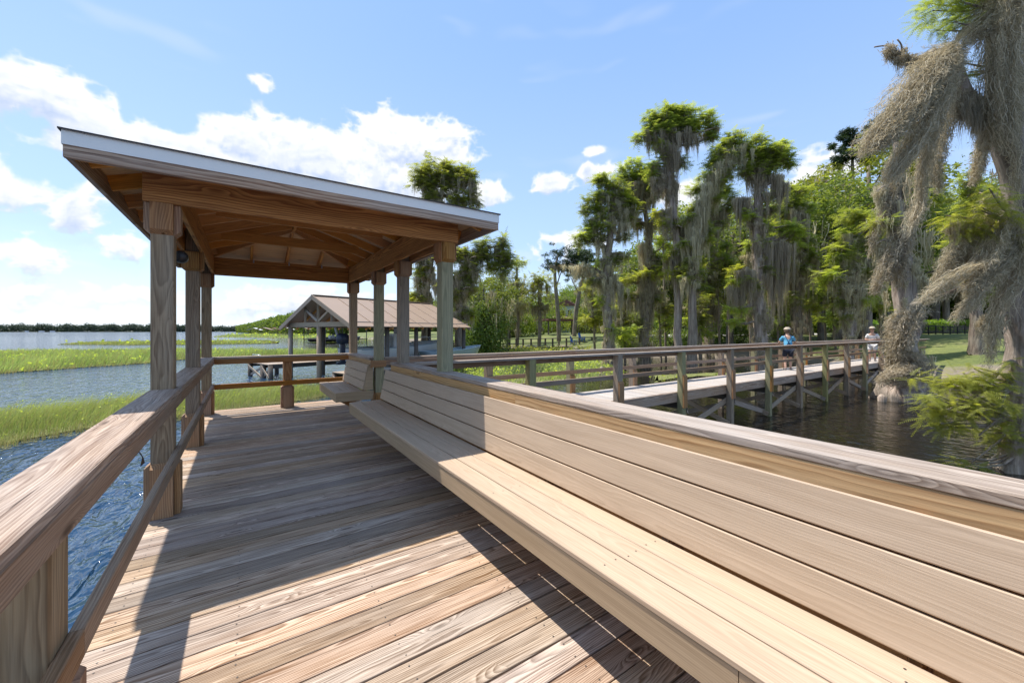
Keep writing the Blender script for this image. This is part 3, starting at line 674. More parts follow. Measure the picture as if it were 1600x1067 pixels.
def PXT(name,d,label,trunk,limbs=(),fol=(),moss=(),streams=(),fol2=(),cat='tree',group=None,bark=None,fmat=None,f2mat=None,mmat=None,mossw=.035,ll=.2,lw=.045,buttress=0,mossdens=1.,per=70,dz=None,trunkmoss=(0,1,0)):
    """a tree read from the photo: columns/rows at distance d (m). trunk=[(px,py,r)], limbs=[[(px,py),..]], fol=[(px,py,rx,ry)], moss=[(path,len_px)]"""
    k_=d/F; p0=AT(trunk[0][0],d,py=trunk[0][1])
    g=lz(p0.x,p0.y); z0=max(g,-1.9)-.15 if g>WZ-.4 else -2.2
    base=Vector((p0.x,p0.y,max(g,WZ)))
    t=thing(name,base,label,cat,group)
    dd=0.
    tp=[AT(px,d,py=py) for px,py,r in trunk]; tp[0].z=min(tp[0].z,z0)
    rd=[r for *_,r in trunk]; sp=smooth_path(tp,3); rr_=np.interp(np.linspace(0,len(rd)-1,len(sp)),range(len(rd)),rd)
    for i in range(1,len(sp)-1): sp[i]+=Vector((random.uniform(-1,1),random.uniform(-1,1),0))*.06*min(1,rr_[i]*4)
    m=MB(); ph=random.random()*6
    fl=(lambda i,a:1+(.09+.16*buttress*max(0,1-i/5))*math.sin(a*7+ph)+.05*math.sin(a*3+i*.9)) 
    m.tube(sp,list(rr_),16 if buttress else 10,fl); m.build('trunk',bark or M_bark,t,True,origin=base)
    lps=[]
    for li in limbs:
        off=random.uniform(-1,1)*12*k_; pp=[AT(q[0],d+off*(i/(len(li)-1)),py=q[1]) for i,q in enumerate(li)]
        r0=li[0][2] if len(li[0])>2 else .11
        sp2=smooth_path(pp,3); m=MB(); n_=len(sp2); m.tube(sp2,[max(.012,r0*(1-.85*i/(n_-1))) for i in range(n_)],6); m.build('limb',bark or M_bark,t,True,origin=base); lps.append(sp2)
    if 20<d<36 and cat=='tree' and name=='cypress_tree' and len(trunk)>3:
        ty=trunk[-1][1]; by=trunk[0][1]; fol=list(fol); moss=list(moss); fol2=list(fol2)
        for i_ in range(13):
            u=random.random(); y_=ty+(by-ty)*(.03+.62*u); x_=float(np.interp(-y_,[-q[1] for q in trunk],[q[0] for q in trunk])); L_=random.choice((-1,1))*random.uniform(9,30)*(1-.35*u); ex,ey=x_+L_,y_-random.uniform(-4,12)
            st=AT(x_,d,py=y_); en=AT(ex,d+random.uniform(-1.4,1.4),py=ey); m=MB(); m.tube([st,(st+en)/2+Vector((0,0,.12)),en],[.06,.04,.012],5,cap=False); m.build('limb',bark or M_bark,t,True,origin=base)
            (fol if random.random()<.7 else fol2).append((ex,ey-1,random.uniform(6,11),random.uniform(2.5,5))); moss.append(([(x_+L_*.4,y_-2),(ex,ey)],random.uniform(22,60),1.5))
        for i_ in range(5): fol.append((trunk[-1][0]+random.uniform(-22,22),ty+random.uniform(-14,30),random.uniform(5,9),random.uniform(4,8)))
    autom=[]
    def brk(lst):
        o2=[]
        for (px,py,rx,ry) in lst:
            if fmat is None and 10<d<40:
                for _ in range(3): o2.append((px+random.uniform(-.75,.75)*rx,py+random.uniform(-1.2,1.5)*ry,rx*random.uniform(.3,.55),ry*random.uniform(.45,.85)))
            else: o2.append((px,py,rx,ry))
        return o2
    fol=brk(fol); fol2=brk(fol2)
    for nm,lst,mat in(('foliage',fol,fmat or M_cyp),('sun_tinted_foliage',fol2,f2mat or M_cypb)):  # second list takes the needles coloured to look sunlit
        acc=[]; tw=MB()
        for (px,py,rx,ry) in lst:
            rxm,rym=rx*k_,ry*k_; c=AT(px,d+random.uniform(-.6,.6)*rxm,py=py)
            rym*=1.45; rxm*=1.1; crr=min(.34,max(.10,.26*min(rxm,rym*1.2))); n=int(np.clip(rxm*rxm*rym/(crr**3)*.15+3,4,34))
            u=_unit(n)*(.3+.75*rng.random(n)+.35*(rng.random(n)<.15))[:,None]*np.array([rxm*1.12,rxm*.9,rym*1.05])
            cen=np.array(tuple(c))+u
            if d<10: acc.append(fronds(cen,crr*1.4,17,.30,11,.055,.0105))
            elif d<20: acc.append(fronds(cen,crr*1.3,7,.42,9,.09,.016))
            elif fmat is None: acc.append(fronds(cen,crr*1.7,5,.66,6,.21,.05))
            else: acc.append(leaves(cen,crr*(.7+.6*rng.random(n)),per,ll,lw,flat=.8,droop=.3))
            if fmat is None and mmat is None and d>10: autom.append(cen[cen[:,2]<c.z+rym*.3])
            q=min(sp,key=lambda s_:(s_-c).length)
            for cc_ in cen[:3]:
                cv=Vector(cc_); mid=(q+cv)/2+Vector((0,0,-.1*(cv-q).length)); tw.tube([q,mid,cv],[.035,.025,.01],4,cap=False)
        build_q(nm,acc,mat,t,base)
        if tw.v: tw.build('branch',bark or M_bark,t,True,origin=base,kind='stuff')
    acc=[]
    a_,b_,nb=trunkmoss
    if nb:
        lo=int(a_*(len(sp)-1)); hi=max(lo+2,int(b_*(len(sp)-1))+1)
        n=int(nb*mossdens*1.9); q=sample_path(sp[lo:hi],n); rr2=np.interp(q[:,2],[p.z for p in sp],rr_) if sp[-1].z>sp[0].z else .2
        an=rng.random(n)*6.28; lump=1.05+.9*np.clip(np.sin(q[:,2]*2.1+p0.x)+.3*rng.normal(size=n),0,1.2); q[:,0]+=np.cos(an)*rr2*lump; q[:,1]+=np.sin(an)*rr2*lump
        keep_=rng.random(n)<.9; q=q[keep_]; acc.append(strands(q,(.35+1.2*rng.random(len(q))**1.5)*(1 if d>10 else .6),mossw,3,wig=.05 if d>20 else .03,spread=.085 if d>20 else .05,per=20,conv=.5))
    jt,spd=(.05,.04) if d<10 else (.08,.06) if d<20 else (.16,.10)
    for mo in moss:
        path,ln=mo[0],mo[1]; den=mo[2] if len(mo)>2 else 1; dr=mo[3] if len(mo)>3 else (.06,.02,0)
        off=random.uniform(-1,1)*8*k_; pp=[AT(px,d+off,py=py) for px,py in path]
        Lp=sum((pp[i+1]-pp[i]).length for i in range(len(pp)-1)); n=int((Lp*4.6+3)*den*mossdens)
        n=int(n*(2.2 if d<20 else 1)); q=sample_path(pp,n,jt); acc.append(strands(q,ln*k_*(.25+.85*rng.random(n)**1.3),mossw,4,dr,wig=.07 if d>20 else .03,spread=spd,per=34,conv=.55,taper=.12))
    if autom and moss:
        q=np.concatenate(autom); q=q[rng.random(len(q))<.6]
        if len(q): acc.append(strands(q,.35+1.0*rng.random(len(q))**2,mossw*.9,3,wig=.06,spread=.10,per=9,conv=.4,taper=.1))
    if acc:
        Vm=np.concatenate([a for a,_ in acc]); pk=Vm[rng.integers(0,len(Vm),int(len(Vm)*.12))][:,0,:]; acc.append(leaves(pk+rng.normal(size=pk.shape)*mossw*.8,mossw*1.6,3,mossw*3.2,mossw*.6,flat=1,droop=.5))
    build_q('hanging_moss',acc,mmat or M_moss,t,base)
    acc=[]
    for path,wpx,n in streams:
        off=0; pp=[AT(q[0],d+(q[2] if len(q)>2 else 0),py=q[1]) for q in path]
        acc.append(flow(smooth_path(pp,4),wpx*k_,n,mossw*.8))
    if acc:
        Vm=np.concatenate([a for a,_ in acc]); pk=Vm[rng.integers(0,len(Vm),int(len(Vm)*.22))][:,0,:]; acc.append(leaves(pk+rng.normal(size=pk.shape)*mossw*1.2,mossw*2.5,4,mossw*5,mossw*.55,flat=1,droop=.5))
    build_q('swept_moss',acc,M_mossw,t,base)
    return t
# ------------------------------------------------------------------ hero trees
G_='moss-hung cypress trees along the shore'
PXT('cypress_tree',27,'cypress with feathery crown rising above the right part of the pavilion roof','' or [(661,575,.30),(664,500,.22),(672,420,.18),(685,340,.18),(692,290,.14),(694,262,.06)],
 [[(690,300),(710,285),(735,290)],[(688,310),(668,290),(655,288)],[(672,420),(655,440),(645,452)],[(674,410),(660,415),(655,425)]],
 [(690,262,38,12),(672,275,24,16),(655,288,14,9),(712,262,22,12),(728,280,18,12),(738,300,12,14),(700,285,26,14),(715,305,22,12),(670,300,20,9),(665,432,18,13)],
 [([(690,270),(740,290)],45,1.4),([(735,300),(748,312)],30,1.3),([(660,290),(690,300)],28),([(640,460),(672,462)],58,2.2),([(655,430),(685,440)],60,1.6),([(700,300),(725,310)],40)],
 fol2=[(653,458,22,8),(640,466,10,5)],group=G_,trunkmoss=(.3,.95,26))
PXT('cypress_tree',25,'cypress with an arching moss-draped limb just right of the pavilion corner',[(717,560,.26),(717,500,.22),(719,450,.18),(728,412,.14),(748,394,.10),(772,386,.04)],
 [[(720,450),(708,440),(702,450)],[(735,405),(755,400),(790,400)]],
 [(768,384,22,9),(790,400,14,10),(745,398,22,11),(722,420,16,12),(714,448,12,9),(782,415,12,12),(705,465,8,7)],
 [([(748,398),(728,415),(716,440)],75,3),([(700,440),(722,445)],70,2.2),([(770,390),(792,402)],35,1.2)],group=G_,trunkmoss=(.3,.9,30))
for a in ((808,50,405,.20,'thin cypress with a narrow crown behind the dark lakeside dock, leftmost of the slender trunks',[(808,410,18,9),(802,425,14,8),(812,440,15,9),(797,440,8,6),(815,455,9,6)]),
          (842,48,432,.20,'slender cypress with flat-topped pale green crown behind the dark dock',[(842,430,26,7),(824,446,18,7),(858,448,18,8),(840,460,26,8),(826,475,16,7),(858,478,16,8)])):
    px,d,ty,r,lb,fo=a
    PXT('cypress_tree',d,lb,[(px,548,r*1.2),(px+1,500,r),(px,450,r*.8),(px,ty,.05)],[],fo,[([(px-12,445),(px+12,445)],30,1.4),([(px-15,480),(px+15,475)],40,1.2)],fol2=[(px,ty+5,12,4)],group=G_,trunkmoss=(.3,.9,16),per=60,ll=.3,lw=.08,mossw=.06)
PXT('pine_tree',56,'leaning pine with flat dark tufts left of the blue-white house',[(873,540,.32),(871,480,.28),(867,430,.22),(872,398,.08)],[[(869,450),(880,420),(905,405)],[(868,430),(855,415),(850,410)]],
 [(880,393,30,7),(903,405,22,6),(915,398,16,5),(862,412,14,6),(890,415,20,6),(905,425,14,5)],[([(860,415),(900,415)],25,1)],fmat=M_pine,per=70,ll=.3,lw=.06,mossw=.07)
PXT('pine_tree',60,'taller dark pine right of the blue-white house behind the thick moss-covered cypress',[(897,538,.35),(901,480,.3),(912,430,.22),(918,400,.08)],[[(905,460),(895,440),(890,430)]],
 [(915,396,20,6),(925,410,15,7),(905,418,15,6),(895,430,12,6),(926,428,12,6)],[],fmat=M_pine,per=70,ll=.3,lw=.06,mossw=.07)
PXT('cypress_tree',28,'cypress with a drooping feathery crown, leftmost of the tall group standing at the water',[(953,590,.62),(953,560,.42),(950,500,.30),(948,430,.26),(955,350,.2),(960,300,.12),(956,285,.05)],
 [[(948,435,.14),(930,420),(912,418),(890,412)],[(955,360),(935,340),(922,345)],[(957,320),(980,312),(992,330)],[(955,350),(975,330),(990,345)],[(950,440,.12),(966,455),(972,500)]],
 [(935,330,20,15),(950,303,24,12),(922,348,15,9),(965,290,16,8),(985,322,14,11),(920,368,12,5),(940,355,18,8),(968,335,14,12),(905,372,10,5),(975,310,16,9),(928,318,16,9)],
 [([(930,335),(925,360)],40,1.5),([(890,415),(930,420)],50,2),([(960,300),(990,330)],70,2.2),([(955,345),(980,350)],60,2),([(925,430),(945,440)],55),([(960,440),(975,450)],90,2.5),([(940,430),(960,430)],80,2)],
 fol2=[(935,340,16,8),(965,517,26,5),(918,366,14,4)],group=G_,trunkmoss=(.15,.85,90),buttress=1)
PXT('cypress_tree',30,'cypress with a shaggy moss bundle half way up, just left of the tallest tree',[(1007,585,.55),(1007,550,.40),(1008,500,.28),(1011,440,.24),(1013,380,.2),(1008,330,.16),(1004,268,.05)],
 [[(1008,352,.12),(988,342),(972,322)],[(1010,345,.12),(1034,338),(1046,312)],[(1006,290),(1022,276),(1032,280)],[(1006,295),(990,280),(978,286)],[(1011,400),(1030,390),(1040,378)]],
 [(1000,262,22,9),(984,272,18,10),(1024,268,14,9),(1018,290,14,8),(982,292,10,8),(1035,282,8,8),(1002,280,18,9)],
 [([(985,285),(1010,290)],60,3),([(1000,300),(1016,310)],80,3),([(972,322),(1000,345)],50,2),([(1020,340),(1046,330)],60,2.2),([(995,455),(1025,455)],85,4.5),([(1000,430),(1020,440)],100,4),([(1000,380),(1020,400)],70,3),([(960,470),(1040,450)],60,1.2)],
 fol2=[(1006,424,38,4),(975,432,18,5),(1035,422,16,4),(975,455,14,6)],group=G_,trunkmoss=(.1,.8,120),buttress=1)
PXT('cypress_tree',27,'tallest cypress with a bare pinkish lower trunk and a spreading moss-hung top',[(1060,580,.34),(1060,560,.27),(1059,500,.25),(1058,400,.24),(1053,330,.22),(1045,290,.2),(1048,240,.17),(1046,205,.10),(1054,172,.04)],
 [[(1048,245,.13),(1066,222),(1098,206),(1118,200)],[(1046,232,.11),(1028,208),(1006,204)],[(1045,292,.10),(1022,296),(1015,288)],[(1047,215),(1062,195),(1080,175)],[(1047,210),(1036,190),(1030,180)]],
 [(1014,203,18,9),(1033,184,24,12),(1068,170,20,9),(1058,188,26,11),(1092,190,20,9),(1110,197,12,7),(1003,212,10,6),(1080,178,15,8),(1045,200,18,8),(1118,206,8,5),(1022,192,14,8),(1072,204,14,7)],
 [([(1005,212),(1050,205)],35,2.2),([(1050,210),(1075,205)],60,3),([(1095,205),(1120,205)],35,2),([(1045,230),(1055,240)],90,4),([(1040,270),(1052,290)],90,4),([(1018,292),(1040,295)],28,2),([(1070,215),(1085,212)],75,1.5),([(1048,400),(1056,405)],100,2),([(1046,330),(1056,345)],60,2)],
 fol2=[(1062,420,30,4),(1088,200,10,4)],group=G_,trunkmoss=(.55,.95,90),bark=M_bark2)
PXT('cypress_tree',26,'cypress whose top leans right in a long bow trailing moss',[(1083,585,.40),(1082,550,.32),(1082,450,.22),(1086,370,.2),(1099,312,.16),(1116,266,.12),(1140,236,.08),(1168,226,.03)],
 [[(1086,370,.1),(1078,350),(1074,330)],[(1116,266),(1130,262),(1140,270)]],
 [(1150,222,20,7),(1132,230,16,8),(1166,232,10,7),(1118,246,12,8),(1108,262,10,7),(1158,240,12,6)],
 [([(1168,230),(1140,238),(1118,262)],55,3),([(1118,262),(1099,312)],70,3.5),([(1098,312),(1086,370)],80,3.5),([(1072,345),(1090,350)],90,3)],group=G_,trunkmoss=(.3,.95,60))
PXT('cypress_tree',34,'cypress with a thin ragged crown between the bowed cypress and the tall moss column',[(1110,570,.42),(1108,500,.3),(1108,450,.26),(1111,350,.18),(1112,278,.05)],
 [[(1110,340),(1090,330),(1080,335)],[(1111,330),(1135,320),(1150,325)],[(1109,430),(1085,425),(1072,440)]],
 [(1112,276,26,8),(1095,292,22,8),(1130,300,22,9),(1118,318,30,8),(1085,320,16,7),(1148,322,14,7),(1110,340,25,9)],
 [([(1095,330),(1135,330)],70,3),([(1080,335),(1150,325)],60,1.8),([(1075,435),(1110,430)],80,2.5),([(1100,480),(1125,480)],90,2)],group=G_,trunkmoss=(.1,.9,100))
PXT('cypress_tree',26,'cypress wrapped in a long moss column with a flat crown, behind the person in blue',[(1188,590,.62),(1188,560,.45),(1187,500,.33),(1184,400,.26),(1183,330,.2),(1188,280,.14),(1196,236,.05)],
 [[(1184,340,.1),(1168,315),(1156,318)],[(1186,300,.1),(1208,285),(1228,300)],[(1184,400,.12),(1210,385),(1232,372)],[(1186,290),(1172,270),(1165,262)],[(1184,450,.1),(1160,440),(1140,450)]],
 [(1198,226,30,7),(1176,240,18,8),(1216,236,20,8),(1190,250,20,8),(1228,248,10,6),(1168,262,10,7),(1210,262,14,7),(1232,250,8,5),(1228,362,28,9)],
 [([(1178,262),(1205,262)],80,4),([(1205,275),(1225,290)],80,4),([(1152,310),(1168,315)],80,3),([(1190,380),(1235,385)],110,4.5),([(1205,395),(1225,400)],140,4),([(1155,420),(1180,430)],90,3),([(1140,455),(1170,450)],80,2),([(1195,420),(1215,420)],120,4)],
 fol2=[(1218,366,26,6),(1158,440,26,4),(1150,478,16,4),(1145,500,12,3),(1240,372,12,5)],group=G_,trunkmoss=(.1,.92,160),buttress=1,bark=M_bark2)
PXT('cypress_tree',30,'mossy cypress with drooping side limbs right of the tall moss column',[(1243,580,.42),(1245,530,.34),(1246,450,.26),(1242,370,.2),(1240,330,.1),(1244,300,.04)],
 [[(1243,380,.1),(1255,345),(1262,350)],[(1243,400,.1),(1262,390),(1275,400)]],
 [(1246,300,20,8),(1230,318,14,8),(1258,325,14,7),(1262,372,18,8),(1268,395,14,6)],
 [([(1236,325),(1264,345)],70,3.5),([(1240,395),(1276,400)],80,3),([(1230,430),(1262,430)],110,3.5)],fol2=[(1262,384,18,5)],group=G_,trunkmoss=(.1,.9,110))
PXT('cypress_tree',27,'cypress with a straight pale trunk and moss curtains left of the large flared stump tree',[(1328,582,.5),(1328,555,.34),(1330,500,.27),(1334,440,.2),(1338,390,.12),(1345,350,.04)],
 [[(1334,440,.1),(1310,425),(1295,430)],[(1336,420,.1),(1358,405),(1375,415)],[(1338,370,.1),(1360,350),(1380,352)]],
 [(1350,345,28,10),(1320,395,26,10),(1372,350,14,7),(1300,425,20,7),(1360,400,20,8)],
 [([(1295,432),(1335,440)],70,3),([(1340,410),(1376,415)],90,3.5),([(1320,450),(1350,450)],70,4),([(1350,350),(1385,352)],60,2)],fol2=[(1312,432,24,6),(1358,462,20,6),(1330,396,18,6)],group=G_,trunkmoss=(.2,.9,110),bark=M_bark2)
# big flared cypress standing in the water at the end of the boardwalk
T13=PXT('cypress_tree',14.6,'moss-smothered cypress with a wide flared grey base standing in the dark water',[(1414,632,.92),(1414,622,.84),(1414,606,.70),(1413,590,.54),(1412,572,.44),(1413,550,.38),(1415,500,.34),(1412,440,.30),(1406,390,.27),(1400,330,.22),(1405,270,.16),(1398,215,.05)],
 [[(1413,490,.10),(1428,492),(1440,470)],[(1406,400,.10),(1385,375),(1368,382)],[(1402,340,.09),(1425,322),(1445,330)],[(1404,300,.08),(1385,290),(1368,300)]],
 [(1382,352,26,6),(1425,300,18,8)],[([(1372,385),(1395,385)],60,3,(-.25,0,0)),([(1395,400),(1425,410)],60,3,(-.15,0,0)),([(1395,330),(1425,330)],60,3),([(1395,500),(1408,500)],50,4),([(1395,270),(1412,290)],50,3),([(1370,300),(1395,292)],50,2.5,(-.2,0,0)),([(1425,410),(1432,440)],60,3)],
 streams=[([(1430,487),(1408,497,-.3),(1396,520,-.4),(1393,560,-.3),(1390,585,-.2)],9,420),([(1434,492),(1414,498,-.6),(1404,530,-.6),(1400,565,-.6)],10,420),
  ([(1432,555,-.2),(1420,575,-.6),(1398,585,-.7),(1372,598,-.6)],14,420),([(1408,548,-.5),(1420,552,-.6),(1434,572,-.5),(1438,590,-.3)],10,260),([(1410,360),(1395,400,-.3),(1375,440,-.3),(1362,462,-.2)],9,200),([(1400,270),(1380,330),(1366,365),(1358,400)],8,160),
  ([(1425,330),(1410,400,-.3),(1400,450,-.4)],10,180),([(1395,240),(1390,300),(1372,340)],9,160)],
 fol2=[(1408,545,10,3),(1375,350,24,5),(1420,480,8,3)],fmat=None,mossw=.028,ll=.13,lw=.02,per=110,trunkmoss=(.45,.95,46),buttress=2.2,bark=M_bark2,group=G_)
# near cypress filling the right edge
T14=PXT('cypress_tree',7.2,'nearest cypress at the right edge with wind-swept moss streaming from its top limbs',[(1605,775,.62),(1604,745,.46),(1603,700,.33),(1600,640,.26),(1598,500,.23),(1596,400,.23),(1590,300,.24),(1582,200,.26),(1575,100,.27),(1572,0,.27),(1570,-120,.25),(1590,-260,.1)],
 [[(1585,215,.13),(1545,168),(1512,150),(1490,95),(1460,86),(1425,92),(1392,76)],[(1580,60,.14),(1545,40),(1510,45),(1488,75)],[(1596,420,.09),(1562,402),(1520,440),(1470,462),(1424,476)],[(1600,560,.05),(1568,570),(1545,600),(1520,620),(1480,640)],[(1600,600,.04),(1570,615),(1560,650),(1530,680)],[(1545,600,.025),(1510,596),(1470,602)],[(1600,650,.04),(1575,668),(1560,690),(1518,722)],[(1560,650,.02),(1520,655),(1470,662)],[(1600,590,.04),(1570,585),(1530,575)],
  [(1575,-30,.1),(1520,-10),(1480,10)],[(1594,330,.06),(1560,318),(1520,322)],[(1596,470,.06),(1560,500),(1548,560)],[(1400,78,.02),(1384,72),(1366,74)],[(1410,84,.02),(1408,70),(1402,62)]],
 [(1470,-5,34,18),(1500,20,28,16),(1482,40,18,10),(1520,-20,40,20),(1512,110,20,14),(1590,235,14,16)],
 [([(1495,150),(1548,182)],75,5,(-.12,0,0)),([(1388,80),(1402,84)],26,2.5),([(1408,90),(1440,96)],26,3),([(1485,400),(1560,402)],60,3,(-.2,0,0)),([(1500,150),(1520,160)],60,5),([(1480,352),(1530,354)],70,2),([(1540,500),(1555,505)],60,3)],
 streams=[([(1640,-60,.3),(1584,0),(1530,45,-.2),(1488,74,-.2)],20,700),([(1640,-20,.4),(1600,40),(1575,90,-.3),(1562,150,-.3)],16,300),
  ([(1492,70,-.1),(1448,112,-.4),(1400,178,-.6),(1345,236,-.8)],15,1300),([(1500,80,-.1),(1462,122,-.4),(1420,180,-.6),(1372,232,-.8)],12,900),([(1490,95,-.1),(1462,140,-.3),(1430,215,-.5),(1378,288,-.8)],12,700),([(1500,90,0),(1470,170,-.2),(1440,260,-.3),(1436,320,-.3),(1412,368,-.4)],11,600),
  ([(1500,140),(1478,200),(1462,260),(1470,300)],9,260),([(1575,-60,-.2),(1562,40,-.3),(1560,140,-.3),(1568,240,-.3)],22,800),([(1590,100,-.3),(1584,220,-.3),(1588,330,-.3)],8,120),([(1548,170),(1532,240),(1522,285)],9,240),
  ([(1600,330,-.2),(1560,400,-.3),(1500,430,-.4),(1430,474,-.6)],9,260),([(1600,380,-.2),(1560,425,-.3),(1520,470,-.4),(1490,500,-.4)],10,260),([(1570,330,-.2),(1545,400,-.3),(1505,455,-.3)],11,260),([(1598,320,-.3),(1592,420,-.3),(1560,480,-.3),(1545,570,-.3)],10,300),([(1500,370),(1470,420),(1455,470)],9,180),([(1560,300),(1530,370),(1490,400)],9,180)],
 fol2=[(1530,320,40,12),(1560,350,26,12),(1510,350,20,9),(1590,300,16,12),(1500,338,22,6),(1575,345,26,9),(1590,380,20,8),(1490,600,34,12),(1470,622,20,10),(1530,598,32,13),(1565,588,34,12),(1500,640,34,14),(1545,636,40,16),(1585,650,28,16),(1480,660,22,10),(1525,670,30,12),(1570,690,26,10),(1515,722,18,5),(1478,600,18,6),(1540,575,28,8),(1590,610,24,14),(1460,640,12,6)],
 mossw=.013,ll=.075,lw=.010,per=420,trunkmoss=(.6,1,14),buttress=2,bark=M_bark2,group=G_)
# ------------------------------------------------------------------ generic trees as real objects, copied
def gen_tree(name,label,h,cr,kind,group=None,moss=True,n=110,per=46,fm=None,cat='tree'):
    t=thing(name,(0,0,0),label,cat,group)
    m=MB(); lean=random.uniform(-.3,.3)
    tp=smooth_path([(0,0,-.5),(lean*.3,.1,h*.25),(lean,.15,h*.5),(lean*1.3,0,h*.86)],3); R0=h*.028
    m.tube(tp,[R0*(1.5 if i==0 else 1)*(1-.75*i/(len(tp)-1)) for i in range(len(tp))],9)
    ends=[]
    for i in range(9):
        a=i*2.4+random.random(); z=h*(.28+.55*random.random()); st=Vector((lean*z/h,0,z)); e=st+Vector((math.cos(a)*cr*.8,math.sin(a)*cr*.8,h*.16*random.random()+.3))
        mid=(st+e)/2+Vector((0,0,.3)); m.tube([st,mid,e],[R0*.45,R0*.3,.03],5); ends+=[mid,e]
    m.build('trunk',M_oakbark if kind=='oak' else M_bark,t,True,origin=(0,0,0))
    # crown: lobes of clumps on an uneven shell
    lobes=[]
    for i in range(13):
        a=i*2.4; zz=h*(.38+.58*(i/13)); rad=cr*.72*math.sin(math.pi*min(1,.25+.75*(1-i/14)))
        lobes.append((math.cos(a)*rad,math.sin(a)*rad,zz,cr*random.uniform(.28,.5)))
    cen=[]
    for i in range(n):
        lx,ly,lz_,lr_=random.choice(lobes); u=_unit(1)[0]*(.55+.45*random.random()); cen.append((lx+u[0]*lr_,ly+u[1]*lr_,lz_+u[2]*lr_*.7))
    cen=np.array(cen)
    sz=dict(oak=(.26,.14),cyp=(.34,.07),yel=(.28,.12))[kind]
    acc=[leaves(cen,cr*.14*(.7+.7*rng.random(n)),per,sz[0],sz[1],flat=.7 if kind=='oak' else .4,droop=.2)]
    build_q('foliage',acc,fm or dict(oak=M_oak,cyp=M_cyp,yel=M_oaky)[kind],t,(0,0,0))
    if moss:
        lowc=cen[cen[:,2]<h*.72]; q=lowc[rng.integers(0,len(lowc),45)]
        q2=np.array([tuple(e) for e in ends])[rng.integers(0,len(ends),25)]
        build_q('hanging_moss',[strands(np.concatenate([q,q2]),1.2+2.0*rng.random(70),.07,3,(.05,0,0),wig=.15,spread=.3,per=16,conv=.4)],M_moss,t,(0,0,0))
    return t
def children(o): return [c for c in C.objects if c.parent is o]
def move(o,loc,rz=0,sc=1):
    M=Matrix.Translation(Vector(loc))@Matrix.Rotation(rz,4,'Z')@Matrix.Scale(sc,4); o.matrix_basis=M; WM[o.name]=M
def dup(o,loc,rz,sc,label=None,group=None):
    r=o.copy(); C.objects.link(r); move(r,loc,rz,sc)
    if label: r['label']=label
    if group: r['group']=group
    for ch in KIDS[o.name]:
        c=ch.copy(); C.objects.link(c); c.parent=r
    return r
LB={'oak':'dark green live oak hung with grey moss in the wood behind the boardwalk','yel':'yellow-green broadleaf tree with moss in the wood behind the boardwalk','cyp':'feathery green cypress in the wood behind the front row of trees'}
GB={'oak':'live oaks in the shore wood','yel':'yellow-green trees in the shore wood','cyp':'cypresses deep in the shore wood'}
protos=[('oak',gen_tree('oak_tree',LB['oak'],11,4.6,'oak',GB['oak'],n=210)),('oak',gen_tree('oak_tree',LB['oak'],13,5.2,'oak',GB['oak'],n=230)),('yel',gen_tree('leafy_tree',LB['yel'],14,4.2,'yel',GB['yel'],n=200)),('cyp',gen_tree('cypress_tree',LB['cyp'],15,3.4,'cyp',GB['cyp'],n=170))]
KIDS={p.name:children(p) for _,p in protos}
used=set()
def put(i,px,d,top=None,sc=None,label=None):
    kd,p=protos[i]; q=AT(px,d,0); g=max(lz(q.x,q.y),WZ); hh_=(11,13,14,15)[i]
    if top is not None: sc=(CH-(top-CY)*d/F-g)/hh_
    if i not in used:
        used.add(i); move(p,(q.x,q.y,g),random.random()*6,sc); 
        if label: p['label']=label
        return p
    return dup(p,(q.x,q.y,g),random.random()*6,sc,label or LB[kd],GB[kd])
for (i,px,d,top) in [(0,757,42,425),(1,795,52,440),(2,748,46,412),
  (1,1095,44,330),(1,1140,40,325),(0,1240,40,300),(1,1285,38,300),(2,1310,42,255),(2,1352,40,215),(1,1345,46,262),(0,1385,44,300),(3,1262,50,262),(3,1215,46,300),(1,1180,48,330),
  (0,1040,46,375),(1,1000,50,392),(3,975,52,400),(0,1420,64,330),(1,1460,66,300),(2,1480,68,330),(1,1530,66,300),(3,1570,68,270),(1,1610,66,280),(0,1650,66,250),(1,1720,64,240),(1,1780,62,230),(2,1850,60,220),
  (2,820,95,450),(1,850,105,452),(3,770,90,430),(1,905,110,440),(2,935,85,420),(1,960,95,420),(0,880,120,455),(3,925,75,400),(1,790,80,455),(2,735,75,452),(0,700,95,465),(1,660,110,470),(2,630,125,478),(0,600,140,482),
  (1,1020,80,395),(2,1060,72,380),(1,1110,75,375),(3,1150,66,345),(1,1200,70,345),(2,1250,66,330),(1,1300,72,330),(3,1400,72,290),(1,1440,76,300),(2,1500,78,300),(1,1560,76,290),(1,1620,78,290),(1,1350,75,310)]:
    lab=None
    if d<53 and px<1400: lab={757:'round live oak behind the thin cypresses right of the pavilion',795:'broad live oak left of the slender flat-topped cypress',748:'yellow-green tree just right of the pavilion corner post',
      1095:'live oak filling the gap right of the tallest bare-trunked cypress',1140:'live oak behind the thin ragged cypress',1240:'live oak behind the person in the blue shirt',1285:'live oak with dark low trunk, second right of the person in blue',1310:'tall yellow-green tree rising left of the dark pine top',1352:'highest yellow-green crown, just left of the flared cypress',1345:'live oak under the highest yellow-green crown',1385:'live oak close behind the flared cypress',
      1262:'feathery cypress rising behind the mossy cypress with drooping limbs',1215:'feathery cypress behind the long moss column',1180:'live oak directly behind the long moss column',1040:'small live oak between the shaggy cypress and the tallest one',1000:'live oak behind the shaggy bundled cypress',975:'feathery cypress behind the leftmost tall cypress'}.get(px)
    o_=put(i,px,d,top)
    if lab: o_['label']=lab; del o_['group']
